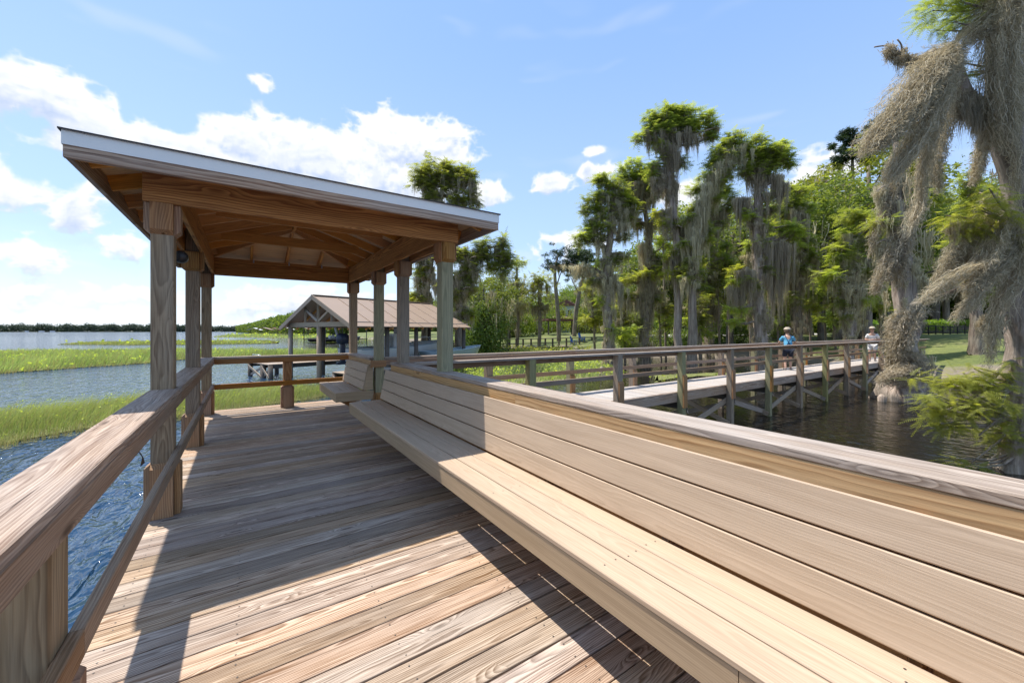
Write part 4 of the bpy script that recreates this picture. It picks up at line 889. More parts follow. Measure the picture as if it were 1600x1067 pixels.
# pine tops
def pine_tuft_tree(px,d,top,lb):
    base=AT(px,d,0); g=lz(base.x,base.y); k_=d/F
    PXT('pine_tree',d,lb,[(px,CY+(CH-g)*F/d,.3),(px-2,430,.26),(px,300,.2),(px,top+4,.05)],[],[(px,top+8,16,7),(px-16,top+22,15,7),(px+16,top+26,16,7),(px-6,top+40,20,8),(px+20,top+50,18,7),(px-22,top+52,14,6)],[],fmat=M_pine,per=90,ll=.34,lw=.07)
pine_tuft_tree(1332,46,200,'tall dark pine top rising above the yellow-green trees left of the near cypress')
pine_tuft_tree(1392,44,168,'dark pine top half hidden behind the wind-swept moss at the right')
pine_tuft_tree(1430,50,230,'dark pine standing behind the wind-swept moss, right of the other pine tops')
SPL={925:'young cypress left of the leftmost tall cypress at the water',972:'young cypress between the leftmost tall cypress and the shaggy bundled one',1028:'low young cypress between the shaggy bundled cypress and the tallest one',1088:'low young cypress right of the tallest bare-trunked cypress',1120:'young cypress right of the thin ragged cypress',1135:'taller young cypress midway between the ragged cypress and the moss column',1168:'young cypress close left of the long moss column',1212:'young cypress right above the head of the person in blue',
 1262:'young cypress right of the mossy cypress with drooping limbs',1285:'tall young cypress in front of the dark oak trunks',1300:'low young cypress left of the pale straight trunk',1345:'young cypress right of the pale straight trunk',1372:'young cypress close left of the flared cypress moss',1220:'high green sprig right of the long moss column crown',1090:'young cypress high between the tallest cypress and the ragged one',1035:'high thin young cypress left of the tallest cypress'}
sprig=[(925,470,31),(972,500,30),(1028,470,33),(1088,480,31),(1120,430,33),(1135,400,34),(1168,395,30),(1212,470,31),(1262,450,33),(1285,420,35),(1300,470,34),(1345,430,31),(1372,450,30),(1220,330,31),(1090,370,33),(1035,350,34)]
for px,py,d in sprig:
    q=AT(px,d,py=py); g=max(lz(q.x,q.y),WZ)
    PXT('cypress_sapling',d,SPL[px],[(px+6,CY+(CH-g)*F/d,.10),(px+3,(py+545)/2,.08),(px,py,.05),(px+2,py-22,.02)],[],[(px,py-12,14,7),(px+10,py+8,18,7)],[([(px-10,py),(px+10,py)],30,1)],fol2=[(px-10,py+22,18,5),(px+12,py+34,14,5)],trunkmoss=(.3,.9,8))
# tangled shrubs at the trunk feet behind the boardwalk
def bush(name,px,d,wm,hm,mat,label,cat='shrub',group=None,n=40,per=60,ll=.16,lw=.09):
    q=AT(px,d,0); g=max(lz(q.x,q.y),WZ); t=thing(name,(q.x,q.y,g),label,cat,group)
    u=_unit(n)*(.5+.5*rng.random(n))[:,None]*np.array([wm/2,wm*.35,hm/2]); cen=u+np.array([q.x,q.y,g+hm*.45])
    m=MB()
    for c in cen[:8]: m.tube([(q.x,q.y,g-.2),((q.x+c[0])/2,(q.y+c[1])/2,g+hm*.3),tuple(c)],[.05,.03,.015],5)
    m.build('stem',M_oakbark,t,True,origin=(q.x,q.y,g))
    build_q('foliage',[leaves(cen,min(wm,hm)*.22,per,ll,lw,flat=.8)],mat,t,(q.x,q.y,g)); return t
UL={1015:'dark bush at the foot of the shaggy bundled cypress',1050:'dark bush just left of the tallest cypress trunk',1085:'dark bush just right of the tallest cypress trunk',1125:'tall dark bush right of the thin ragged cypress trunk',1155:'low dark bush left of the moss column trunk',1225:'dark bush right of the person in blue, behind the rail',1345:'dark bush far back left of the flared cypress',980:'small dark bush right of the leftmost tall cypress'}
for px,d,w_,h_,mt in ((1015,40,4,2.2,M_oak),(1050,42,4,2.6,M_oak),(1085,41,4,2.5,M_oak),(1125,43,4,3,M_oak),(1155,42,3.4,2.2,M_oak),(1225,44,4,2.4,M_oak),(1345,48,3.5,2.4,M_oak),(980,42,3,1.8,M_oak)):
    bush('shrub',px,d,w_,h_,mt,UL[px])
for px,d,w_,h_,mt in ((812,66,7,5,M_oaky),(838,72,8,7,M_oak),(860,88,9,8,M_oaky),(905,80,7,5,M_oaky),(930,76,8,7,M_oak),(955,70,7,6,M_oaky),(985,66,7,7,M_oak),(1010,62,7,6,M_oaky),(735,60,6,5,M_oaky),(780,64,7,7,M_oaky),(1045,58,6,6,M_oak),(1085,58,7,7,M_oaky),(1135,57,7,7,M_oaky),(1200,58,7,7,M_oak),(1250,60,7,6,M_oaky),(1310,58,6,6,M_oak)):
    bush('leafy_tree',px,d,w_,h_,mt,'low bushy leafy tree filling the gap between the shore trunks','tree',group='low leafy trees between the shore trunks',n=70,per=60,ll=.30,lw=.17)
PXT('cypress_tree',24,'reddish trunked cypress with short moss standing on the lawn between the two nearest cypresses',[(1527,556,.42),(1526,540,.34),(1525,480,.28),(1524,420,.24),(1518,350,.18),(1522,290,.1)],[[(1524,420,.08),(1500,400),(1485,408)],[(1524,400,.08),(1545,385),(1560,392)]],
 [(1515,345,30,12),(1495,385,20,8),(1550,380,20,8),(1525,310,26,12)],[([(1488,405),(1520,412)],45,2.5),([(1525,395),(1560,392)],50,2.5)],group=G_,trunkmoss=(.45,.95,40))
bush('oak_tree',757,41,5.5,6,M_oak,'broad round dark oak bush between the pavilion corner and the thin cypress trunks','tree',n=120,per=70,ll=.24,lw=.13)
# ------------------------------------------------------------------ marsh grass
def inpoly(P,poly):
    x,y=P[:,0],P[:,1]; c=np.zeros(len(P),bool); n=len(poly)
    for i in range(n):
        x1,y1=poly[i]; x2,y2=poly[(i+1)%n]
        cond=((y1>y)!=(y2>y)); xi=(x2-x1)*(y-y1)/((y2-y1)+1e-12)+x1; c^=cond&(x<xi)
    return c
def edged(P,poly):
    best=np.full(len(P),1e9); n=len(poly); A=np.array(poly)
    for i in range(n):
        a=A[i];b=A[(i+1)%n];ab=b-a;t=np.clip(((P-a)@ab)/(ab@ab+1e-9),0,1);q=a+t[:,None]*ab;best=np.minimum(best,np.hypot(*(P-q).T))
    return best
M_mat=plain('marsh_mat',(.16,.17,.05),.9,noise=.5,scale=3)
M_matd=plain('dead_reed_mat',(.30,.22,.09),.9,noise=.5,scale=5)
def marsh(name,pxpoly,dens,h,wd,label,z=WZ,mats=(None,),maxn=90000,cutoff=None,segs=2,groundmat=True,leafy=.15):
    poly=[tuple(ONW(px,py,z).xy) for px,py in pxpoly]; A=np.array(poly)
    # ragged outline
    pts=[]
    for i in range(len(poly)):
        a=A[i];b=A[(i+1)%len(poly)];L=np.hypot(*(b-a));k_=max(2,min(40,int(L/.8)))
        for j in range(k_):
            q=a+(b-a)*j/k_; pts.append(q+rng.normal(size=2)*.22*min(1,L/20+.3)+.35*np.array([math.sin(q[0]*1.7+q[1]),math.cos(q[1]*1.9-q[0]*.8)])*min(1,L/20+.3))
    ring=[tuple(p) for p in pts]
    lo=A.min(0);hi=A.max(0);area=np.prod(hi-lo); N=int(min(area*dens,maxn*6)); P=lo+rng.random((N,2))*(hi-lo); P=P[inpoly(P,ring)]
    if len(P)>maxn: P=P[:maxn]
    P=P[P[:,1]*cT+P[:,0]*sT>3]
    e=edged(P,ring); n=len(P)
    patch=.5+.5*np.sin(P[:,0]*1.3+2*np.sin(P[:,1]*.9))*np.cos(P[:,1]*1.1+np.sin(P[:,0]*.7))
    hh_=h*(.45+.55*np.clip(e/1.6,0,1))*(.55+.6*rng.random(n))*(.75+.45*patch)
    wind=np.array([.55,-.25]); th=rng.random(n)*6.28; lean=np.stack([np.cos(th),np.sin(th)],1)*.28+wind*(.3+.5*patch[:,None])
    base=np.column_stack([P,np.full(n,z-.02)]); az_=rng.random(n)*3.14; w3=np.stack([np.cos(az_),np.sin(az_),0*az_],1)*wd*.5*(.7+.6*rng.random(n))[:,None]
    out=[]
    prev=base; pw=w3
    for j in range(1,segs+1):
        t=j/segs; q=base.copy(); q[:,:2]+=lean*(hh_*t*t)[:,None]; q[:,2]+=hh_*t*(1-.12*t); nw=w3*(1-.85*t)
        out.append(np.stack([prev-pw,prev+pw,q+nw,q-nw],1)); prev=q;pw=nw
    tint=np.clip(.45*rng.random(n)+.55*patch*.8+.1,0,1)
    lab=tag(thing(name,(*A.mean(0),z),label,'grass'),kind='stuff')
    o_=bpy.data.objects[lab.name]
    dry=(rng.random(n)<.28+.6*(e<.45))
    for msk_,mt,nm in((~dry,M_reed,'green_blades'),(dry,M_reedd,'dry_blades')):
        idx=np.where(msk_)[0]; Vq=np.concatenate([x[idx] for x in out]); build_q(nm,[(Vq,np.tile(tint[idx],segs))],mt,o_,(*A.mean(0),z))
    if leafy:
        m_=int(n*leafy); idx=rng.choice(n,m_,replace=False); idx=idx[patch[idx]>.35]; c=base[idx].copy(); c[:,2]+=hh_[idx]*.75
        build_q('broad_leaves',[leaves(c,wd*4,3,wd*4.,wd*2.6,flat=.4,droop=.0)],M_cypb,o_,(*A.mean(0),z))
    c=A.mean(0); m_=min(6000,int(n*.08)); idx=np.where(e<.7)[0]
    if len(idx) and leafy<.06 and h<.66:
        idx=rng.choice(idx,m_); fl_=base[idx]+rng.normal(size=(m_,3))*np.array([.28,.28,0]); fl_[:,2]=z+.012; Vd,td=leaves(fl_,.05,4,.13,.02,flat=.02,droop=0); Vd[:,:,2]=z+.010+rng.random(len(Vd))[:,None]*.02
        build_q('floating_debris',[(Vd,td)],M_reedd,o_,(*A.mean(0),z))
    rg_=np.array(ring); tg=np.roll(rg_,-1,0)-np.roll(rg_,1,0); tg/=np.linalg.norm(tg,axis=1)[:,None]+1e-9; ar=np.sum(rg_[:,0]*np.roll(rg_[:,1],-1)-np.roll(rg_[:,0],-1)*rg_[:,1]); nn_=np.stack([-tg[:,1],tg[:,0]],1)*(1 if ar>0 else -1); ring=[tuple(p) for p in rg_+nn_*.45]
    me=new_mesh([(p[0]-c[0],p[1]-c[1],0) for p in ring],[tuple(range(len(ring)))])
    obj('reed_bed',me,M_matd if e.size and h<.1 else M_mat,o_,Matrix.Translation((c[0],c[1],z+.03)))
    return lab
marsh('marsh_grass',[(-500,840),(-200,748),(0,700),(120,677),(240,664),(340,646),(440,634),(505,622),(575,610),(640,598),(640,590),(560,594),(500,604),(400,612),(300,620),(180,632),(60,645),(-60,656),(-300,690),(-520,730)],460,.64,.012,'bright green windblown marsh grass in the water just beyond the pier railing',maxn=140000,leafy=.02)
marsh('marsh_grass',[(-600,640),(-200,604),(0,584),(130,575),(230,568),(300,561),(400,557),(480,556),(560,555),(560,551),(430,549.5),(300,549),(100,551),(0,553),(-200,556),(-600,563)],70,.70,.045,'yellow-green strip of marsh grass across the middle of the lake, left of the boathouse',maxn=70000,segs=1,leafy=.015)
marsh('marsh_grass',[(90,538.5),(200,539.5),(300,539),(430,537),(430,533),(300,533.5),(200,535),(130,536)],14,.55,.12,'thin far strip of pale marsh grass beyond the open channel',maxn=20000,segs=1,leafy=.015)
marsh('marsh_grass',[(330,527),(430,528),(530,531),(620,532),(620,522),(500,519.5),(420,520.5),(350,524)],3,1.0,.25,'light green flat of marsh grass in front of the far boathouses',maxn=24000,segs=1,leafy=.015)
marsh('marsh_grass',[(735,612),(800,606),(860,600),(950,596),(960,566),(900,560),(840,560),(780,562),(740,570),(700,580),(690,600)],40,.75,.03,'green reeds growing between the boardwalk and the dark lower dock',maxn=16000,leafy=.35)
marsh('marsh_grass',[(1010,600),(1100,590),(1180,586),(1180,582),(1100,582),(1010,586)],5,.4,.03,'sparse waterside plants among the cypress feet behind the boardwalk',maxn=1500,leafy=.3)
marsh('marsh_grass',[(640,560),(720,560),(850,556),(940,556),(945,549),(850,549),(720,548),(640,550)],14,.9,.06,'pale sunlit grass at the landing of the dark lower dock',maxn=20000,leafy=.3,segs=1)
# ------------------------------------------------------------------ far shores
def far_wood(name,pts,h0,h1,mat,label,n,leafsz,dep=40,rough_top=.35):
    """a wood so far off it reads as one mass. pts = [(px,d)]"""
    P=np.array([tuple(AT(px,d,0).xy) for px,d in pts]); seg=np.r_[0,np.cumsum(np.hypot(*np.diff(P,axis=0).T))]
    t=rng.random(n)*seg[-1]; q=np.stack([np.interp(t,seg,P[:,i]) for i in(0,1)],1); 
    away=q/np.linalg.norm(q,axis=1)[:,None]; q=q+away*(rng.random(n)*dep)[:,None]
    hn=h0+(h1-h0)*t/seg[-1]; prof=1-rough_top*.5+rough_top*.5*(np.sin(t*.11)+.6*np.sin(t*.27+1)+.5*np.sin(t*.71+2))/1.4
    z=WZ+.5+hn*prof*rng.random(n)**.75
    cen=np.column_stack([q,z]); o_=cen.mean(0)
    me,tt=leaves(cen,leafsz*2.2,9,leafsz,leafsz*.75,flat=.8,droop=.1); o=quad_mesh(me-o_,tt)
    return tag(obj(name,o,mat,None,Matrix.Translation(Vector(o_))),label,'wood',kind='stuff')
m=MB(); 
def bank(name,pts,h,dep):
    m=MB(); a=[];b=[];c=[]
    for px,d in pts:
        p=AT(px,d,WZ-.2); r=Vector((p.x,p.y,0)).normalized(); a.append(p); b.append(p+r*6+Vector((0,0,h))); c.append(p+r*dep+Vector((0,0,h+1)))
    n=len(pts)
    m.v=a+b+c
    for i in range(n-1): m.f+=[(i,i+1,n+i+1,n+i),(n+i,n+i+1,2*n+i+1,2*n+i)]
    o=m.build(name,ml); o['kind']='structure'; return o
fs=[(-1400,1000),(-700,1050),(-300,1050),(0,1100),(240,1150),(330,1500),(400,1500)]
bank('far_shore',fs,.8,700)
far_wood('far_wood',fs,19,21,M_farb,'low dark line of trees along the opposite shore of the lake',16000,3.2,60)
hs=[(372,720),(400,520),(440,340),(480,270),(520,230),(600,215),(700,200)]
bank('headland',hs,.8,200)
far_wood('headland_wood',hs,10,17,M_far,'wooded headland rising behind the far boathouses at the left of the near boathouse',26000,1.5,45,.25)
far_wood('far_wood',[(700,150),(850,125),(1000,105),(1150,90),(1350,86),(1600,84),(1900,76)],15,19,M_far,'dense green wood closing the view behind the shore trees',60000,.85,26,.35)
for px,w_ in((45,9),(62,8),(22,6)):
    q=AT(px*2.0/2+20,1090,WZ+1.6); m=MB(); m.box(q,(w_,6,3)); h=thing('shore_house',(q.x,q.y,WZ+.1),'tiny white house on the opposite lake shore, '+{45:'middle one',62:'rightmost',22:'leftmost'}[px],'house'); m.build('wall',M_white,h)
    m=MB(); m.box(q+Vector((0,0,2)),(w_+1,7,1)); m.build('roof',M_metalroof,h)
# ------------------------------------------------------------------ boathouses
M_hull=plain('white_gelcoat',(.62,.65,.66),.3,noise=.05); M_hull2=plain('blue_grey_hull',(.30,.38,.42),.35,noise=.05); M_navy=plain('navy_cowl',(.02,.03,.06),.3,noise=.05)
M_alu=plain('aluminium',(.55,.57,.6),.35,metal=.7); M_bluew=plain('pale_blue_siding',(.42,.52,.55),.6,noise=.05); M_rroof=plain('dull_red_roof',(.16,.07,.055),.7,noise=.2); M_glass=plain('dark_glass',(.03,.04,.05),.1)
M_brick=plain('brick',(.30,.15,.10),.9,noise=.2,scale=2); M_bluech=plain('blue_plastic',(.05,.16,.50),.4); M_tanw=plain('tan_wall',(.42,.34,.27),.8)
def boathouse(px,d,ang,W2,L,zE,rise,label,full=True,name='boathouse',roofmat=None,deckz=-.34,ov=.45):
    """corner nearest the left end of the gable at (px,d); gable spans toward the camera right; ridge runs along ang from world +Y"""
    c=AT(px,d,0); r=Vector((math.sin(ang),math.cos(ang),0)); g=Vector((math.cos(ang),-math.sin(ang),0)) # ridge dir, gable dir (left->right)
    t=thing(name,(c.x,c.y,WZ),label,'boathouse')
    def Pt(a,b,z): return Vector((c.x,c.y,0))+g*a+r*b+Vector((0,0,z))
    hw=W2/2; rm=roofmat or M_metalroof
    for sgn,nm in((0,'roof_panel'),(1,'roof_panel')):
        nx=max(2,int(L/.9)) if full else 1
        for i in range(nx):
            b0=L*i/nx; b1=L*(i+1)/nx-.012
            e0=-ov if sgn==0 else W2+ov
            ze=zE-rise*ov/hw
            pts=[Pt(e0,b0-.3*(i==0),ze),Pt(hw,b0-.3*(i==0),zE+rise),Pt(hw,b1,zE+rise),Pt(e0,b1,ze)]
            prism(nm,pts,(0,0,.03),rm,t)
            if full: lumber('roof_rib',pts[0]+Vector((0,0,.045)),pts[1]+Vector((0,0,.045)),.03,.03,rm,t)
    lumber('ridge_cap',Pt(hw,-.3,zE+rise+.05),Pt(hw,L,zE+rise+.05),.25,.03,rm,t)
    if not full:
        for a in(.1,W2-.1):
            for b in np.linspace(.1,L-.1,4): m=MB(); m.tube([Pt(a,b,-2),Pt(a,b,zE)],.1,6); m.build('post',M_dark,t)
        m=MB(); lumber('dock_deck',Pt(-.2,L*.5,deckz),Pt(W2+.2,L*.5,deckz),L,.15,M_dark,t); return t,Pt
    for b in(0,L):
        lumber('tie_beam',Pt(-.2,b,zE-.06),Pt(W2+.2,b,zE-.06),.05,.24,M_grey,t)
        lumber('king_post',Pt(hw,b,zE+.05),Pt(hw,b,zE+rise-.1),.10,.12,M_grey,t)
        for s in(-1,1):
            lumber('truss_post',Pt(hw+s*hw*.42,b,zE+.06),Pt(hw+s*hw*.42,b,zE+rise*.55),.10,.10,M_grey,t)
            lumber('truss_web',Pt(hw+s*.08,b,zE+.12),Pt(hw+s*hw*.42,b,zE+rise*.55),.08,.12,M_grey,t)
    for b in (-.3,L):
        for s in(0,1):
            lumber('barge_board',Pt(-ov if s==0 else W2+ov,b,zE-rise*ov/hw-.07),Pt(hw,b,zE+rise-.07),.04,.2,M_grey,t)
    for s in(0,1):
        a=-ov if s==0 else W2+ov; lumber('eave_beam',Pt(0 if s==0 else W2,0,zE-.08),Pt(0 if s==0 else W2,L,zE-.08),.09,.26,M_grey,t)
    for b in np.arange(.6,L,.62):
        for s in(0,1): lumber('rafter',Pt(-ov if s==0 else W2+ov,b,zE-rise*ov/hw-.07),Pt(hw,b,zE+rise-.07),.04,.12,M_raft,t)
    for a in(.05,W2-.05,hw):
        for b in np.linspace(.05,L-.05,5):
            if a==hw and .5<b<L-.5: continue
            m=MB(); m.tube([Pt(a,b,-2),Pt(a,b,zE-.1)],.115,8); m.build('post',M_grey if b<1 else M_dark,t,True)
    # dock walkways around the slip
    for (a0,a1,b0,b1) in((-1.0,-.05,-1,L),(W2+.05,W2+1.0,-1,L),(-2.8,-1.02,-1.0,.6)):
        n=int((b1-b0)/.15)
        for i in range(n): lumber('dock_board',Pt(a0,b0+.15*i+.07,deckz),Pt(a1,b0+.15*i+.07,deckz),.145,.04,M_grey,t,bev=.002)
        for a in(a0+.05,a1-.05):
            lumber('dock_stringer',Pt(a,b0,deckz-.12),Pt(a,b1,deckz-.12),.05,.2,M_dark,t)
            for b in(b0+.1,b1-.1): m=MB(); m.tube([Pt(a,b,-2),Pt(a,b,deckz-.05)],.12,8); m.build('piling',M_dark,t,True)
        lumber('dock_brace',Pt(a0,b0,deckz-.15),Pt(a1,b0,-1.05),.05,.12,M_grey,t); lumber('dock_brace',Pt(a0,b0+.1,-1.05),Pt(a1,b0+.1,deckz-.15),.05,.12,M_grey,t)
    return t,Pt
BH,PtB=boathouse(452,21.6,math.radians(71),6.2,7.3,1.83,1.35,'open-sided boathouse with tan metal gable roof on posts over the water')
b2_,_=boathouse(474,92,math.radians(80),14,9,2.5,1.2,'distant boathouse with a flat tan roof and dark boats seen under the near boathouse',full=False)
for px,d,w_,col,lb in((386,330,9,M_white,'small pale boathouse on the far shore, leftmost below the wooded headland'),(398,290,10,M_metalroof,'brown-roofed far boathouse below the headland, second from the left'),(430,230,8,M_white,'white-roofed far boathouse near the middle of the headland shore'),(446,200,10,M_metalroof,'tan-roofed far boathouse close left of the near boathouse eave'),(415,300,8,M_rroof,'dark little boathouse between the pale far boathouses')):
    boathouse(px,d,math.radians(20),w_,7,2.6,1.5,lb,full=False,roofmat=col,ov=.8)
def boat(loc,ang,L,label,hull,name='boat',outb=True,console=True):
    r=Vector((math.sin(ang),math.cos(ang),0)); g=Vector((math.cos(ang),-math.sin(ang),0)); loc=Vector(loc)
    t=thing(name,loc,label,'boat'); sec=[]
    n=9; B=L*.17; D=L*.12
    vs=[]
    for i in range(n+1):
        u=i/n; w_=B*(1 if u<.5 else math.cos((u-.5)*math.pi*.98)**.6 if u<1 else .02); w_=max(w_,.02); sheer=D+.16*L*.12*u*u*3; kz=.35*D*max(0,u-.6)**1.5*4
        for a,zz in((-1,sheer),(-.93,sheer*.45),(-.6,kz+.12*D),(0,kz),(.6,kz+.12*D),(.93,sheer*.45),(1,sheer)):
            x=u*L+(zz/D-.5)*.25*(1 if u>.8 else 0)
            vs.append(loc+g*(a*w_)+r*x+Vector((0,0,zz)))
    fs=[]
    for i in range(n):
        for j in range(6): a=i*7+j; fs.append((a,a+7,a+8,a+1))
    fs.append(tuple(range(7)))
    m=MB(); m.v=vs; m.f=fs; m.build('hull',hull,t,True,origin=loc)
    m=MB(); m.v=[v-Vector((0,0,.10)) for k_,v in enumerate(vs) if k_%7 in(0,6)]
    m.f=[(2*i,2*i+1,2*i+3,2*i+2) for i in range(n)]; m.build('deck',M_hull,t,origin=loc)
    m=MB()
    for k_ in(0,6): m.tube([vs[i*7+k_] for i in range(n+1)],.035,6)
    for q in(0,1): pass
    m.build('gunwale',M_hull2,t,True,origin=loc,kind='stuff')
    if console:
        m=MB(); m.box(loc+r*L*.42+Vector((0,0,D+.35)),(.7,.6,.8),-ang); m.build('console',M_hull,t)
        m=MB(); m.box(loc+r*L*.45+Vector((0,0,D+.9)),(.62,.04,.36),-ang); m.build('windscreen',M_glass,t)
        m=MB(); m.box(loc+r*L*.30+Vector((0,0,D+.3)),(.7,.4,.7),-ang); m.build('seat',M_hull,t)
        m=MB()
        for s in(-1,1):
            a=loc+g*(s*B*.8)+r*L*.55+Vector((0,0,D+.12)); m.tube([a,a+Vector((0,0,.4)),a+r*L*.3+g*(-s*B*.35)+Vector((0,0,.45)),a+r*L*.36+g*(-s*B*.5)],.018,5)
        m.build('bow_rail',M_alu,t,True,kind='stuff')
    if outb:
        c=loc-r*.35+Vector((0,0,D+.28)); m=MB(); ring=[]
        for zz,sx_,sy_ in((-.02,.16,.2),(.05,.24,.3),(.25,.26,.34),(.42,.24,.30),(.5,.12,.18)):
            ring.append([c+g*(math.cos(a)*sx_)+r*(math.sin(a)*sy_)+Vector((0,0,zz)) for a in np.linspace(0,2*math.pi,10,endpoint=False)])
        m.v=[v for q in ring for v in q]; m.f=[(i*10+j,i*10+(j+1)%10,i*10+10+(j+1)%10,i*10+10+j) for i in range(4) for j in range(10)]+[tuple(range(40,50))]
        ob=m.build('outboard_motor',M_navy,t,True)
        m=MB(); m.box(c+Vector((0,0,-.45)),(.12,.22,.9),-ang); m.box(c+Vector((0,0,-.95))-r*.05,(.14,.5,.14),-ang); m.box(c+Vector((0,0,-.62)),(.3,.4,.03),-ang); m.build('lower_unit',M_navy,t,kind='stuff')
    return t
ra=math.radians(71)
bl=PtB(4.4,.9,-.22)
boat(bl,ra,6.4,'white centre-console boat with navy outboard hanging in the near boathouse slip',M_hull)
boat(PtB(6.4,4.2,-.15),ra,4.0,'smaller grey-white skiff with its bow out at the right end of the boathouse',M_hull2,console=False,outb=False)
pl=thing('support_pole',PtB(3.3,1.2,-.3),'pale leaning pole standing beside the outboard motor in the boathouse','pole'); m=MB(); m.tube([PtB(3.6,1.2,-.3),PtB(2.9,1.0,1.62)],.06,8); m.build('shaft',M_hull,pl,True)
lad=thing('dock_ladder',PtB(1.2,-.9,-.3),'low metal rail frame on the edge of the boathouse dock','rail'); m=MB()
a=PtB(-2.4,-.9,-.3)
m.tube([a,a+Vector((0,0,.42)),PtB(-1.4,-.9,.12),PtB(-1.4,-.9,-.3)],.025,6); m.build('frame',M_alu,lad,True)
for i,(px,w_) in enumerate(((486,7),(505,6),(524,7))):
    q=AT(px,90,WZ+.05); boat(q,math.radians(60),w_,['dark covered boat moored leftmost under the distant flat-roofed boathouse','dark covered boat in the middle of the distant flat-roofed boathouse','dark covered boat rightmost under the distant flat-roofed boathouse'][i],M_black,outb=False)
# ------------------------------------------------------------------ dark lower dock to the right of the pavilion
dk=thing('lower_dock',tuple(AT(830,47,-.6)),'long dark wooden dock with a post railing running to the shore beyond the boardwalk','dock')
A=AT(640,40,-.62); B=AT(955,56,-.45); dv=(B-A).normalized(); sd=Vector((dv.y,-dv.x,0)).normalized()
Ld=(B-A).length; n=int(Ld/.3)
for i in range(n):
    q=A+dv*(.3*i+.15); lumber('dock_board',q-sd*.7,q+sd*.7,.285,.05,M_grey if i%3 else M_cap,dk,up=(0,0,1),bev=.003)
for s in(-.72,.72): lumber('rim_board',A+sd*s+Vector((0,0,-.14)),B+sd*s+Vector((0,0,-.14)),.05,.22,M_dark,dk)
for s in(-.74,.74):
    n=int(Ld/2.1)
    for i in range(n+1):
        q=A+dv*(Ld*i/n)+sd*s; lumber('post',Vector((q.x,q.y,-2)),Vector((q.x,q.y,q.z+1.0)),.16,.16,M_dark,dk,up=(0,1,0))
    lumber('rail_cap',A+sd*s+Vector((0,0,1.02)),B+sd*s+Vector((0,0,1.02)),.16,.05,M_dark,dk); lumber('mid_rail',A+sd*s+Vector((0,0,.5)),B+sd*s+Vector((0,0,.5)),.04,.1,M_dark,dk) if s>0 else None
# ------------------------------------------------------------------ things on the lawn
def chair(px,d,label,rz):
    q=AT(px,d,0); g=lz(q.x,q.y); t=thing('lawn_chair',(q.x,q.y,g),label,'chair',rz=rz,group='blue lawn chairs'); M0=WM[t.name]
    def bx(nm,c,sz,rx=0):
        m=MB(); m.box((0,0,0),sz); o=m.build(nm,M_bluech,None); o.parent=t; o.matrix_basis=Matrix.Translation(Vector(c))@Matrix.Rotation(rx,4,'X')
    bx('seat',(0,0,.38),(.6,.55,.04),.12)
    for i in range(5): bx('back_slat',(-.24+.12*i,.32,.75),(.1,.03,.8),-.25)
    for s in(-1,1): bx('arm',(s*.36,0,.6),(.12,.75,.03)); bx('leg',(s*.33,-.28,.3),(.09,.05,.6)); bx('leg',(s*.33,.28,.25),(.09,.05,.5))
chair(896,52,'blue slatted lawn chair on the grass beyond the dark dock, left one',.5); chair(909,53,'blue slatted lawn chair on the grass beyond the dark dock, right one',.3)
def house(px,d,w_,dp,h,roofh,wall,roof,label,ang=.3,wins=((.2,.5),(.5,.5),(.8,.5)),zadd=0,porch=False):
    q=AT(px,d,0); g=lz(q.x,q.y)+zadd; t=thing('house',(q.x,q.y,g),label,'house'); r=Matrix.Rotation(-TH-ang,3,'Z')
    def Wp(x,y,z): return Vector((q.x,q.y,g))+r@Vector((x,y,z))
    m=MB(); m.v=[Wp(x,y,z) for z in(-.5,h) for x,y in((-w_/2,0),(w_/2,0),(w_/2,dp),(-w_/2,dp))]; m.f=[(4,5,6,7),(0,1,5,4),(1,2,6,5),(2,3,7,6),(3,0,4,7)]; m.build('wall',wall,t)
    prism('roof',[Wp(-w_/2-.5,-.5,h),Wp(w_/2+.5,-.5,h),Wp(0,-.5,h+roofh)],tuple(r@Vector((0,dp+1,0))),roof,t) if roofh>0 else None
    for u,v in wins:
        c=Wp(-w_/2+w_*u,-.03,h*v); fr_=lumber('window',c-r@Vector((.55,0,0)),c+r@Vector((.55,0,0)),.08,1.5,M_white,t); M0=WM[fr_.name]
        for s in(-1,1): lumber('pane',c+r@Vector((s*.25-.2,-.05,0)),c+r@Vector((s*.25+.2,-.05,0)),.02,1.25,M_glass,fr_)
    if porch:
        prism('porch_roof',[Wp(-w_/2-1,-2.6,h*.52),Wp(w_/2+.4,-2.6,h*.52),Wp(w_/2+.4,-.05,h*.62),Wp(-w_/2-1,-.05,h*.62)],(0,0,.15),M_metalroof,t)
        for u in(-w_/2-.8,-w_/6,w_/4,w_/2+.2): lumber('porch_post',Wp(u,-2.4,0),Wp(u,-2.4,h*.52),.2,.2,M_white,t,up=(0,1,0))
    return t
house(885,92,4.2,6,6.6,1.4,M_bluew,M_rroof,'pale blue two-storey house with a white porch seen between the pines',wins=((.3,.75),(.7,.75),(.3,.25),(.7,.25)),porch=True,zadd=-.3)
house(1552,88,16,8,5,2.2,M_brick,M_rroof,'brick house behind the clipped hedge at the right',wins=((.15,.45),(.35,.45),(.6,.45),(.8,.45)))
house(1090,96,12,8,4.6,2,M_tanw,M_rroof,'tan house mostly hidden by the trees behind the boardwalk',wins=((.2,.5),(.5,.5),(.8,.5)))
house(925,110,11,8,3.6,1.6,M_tanw,M_rroof,'low tan house right of the pale blue house')
sh=thing('picnic_shelter',tuple(AT(866,68,lz(*AT(866,68,0).xy))),'small dark picnic shelter with a dull red roof on the shore lawn','shelter')
q=AT(866,68,0); g=lz(q.x,q.y)
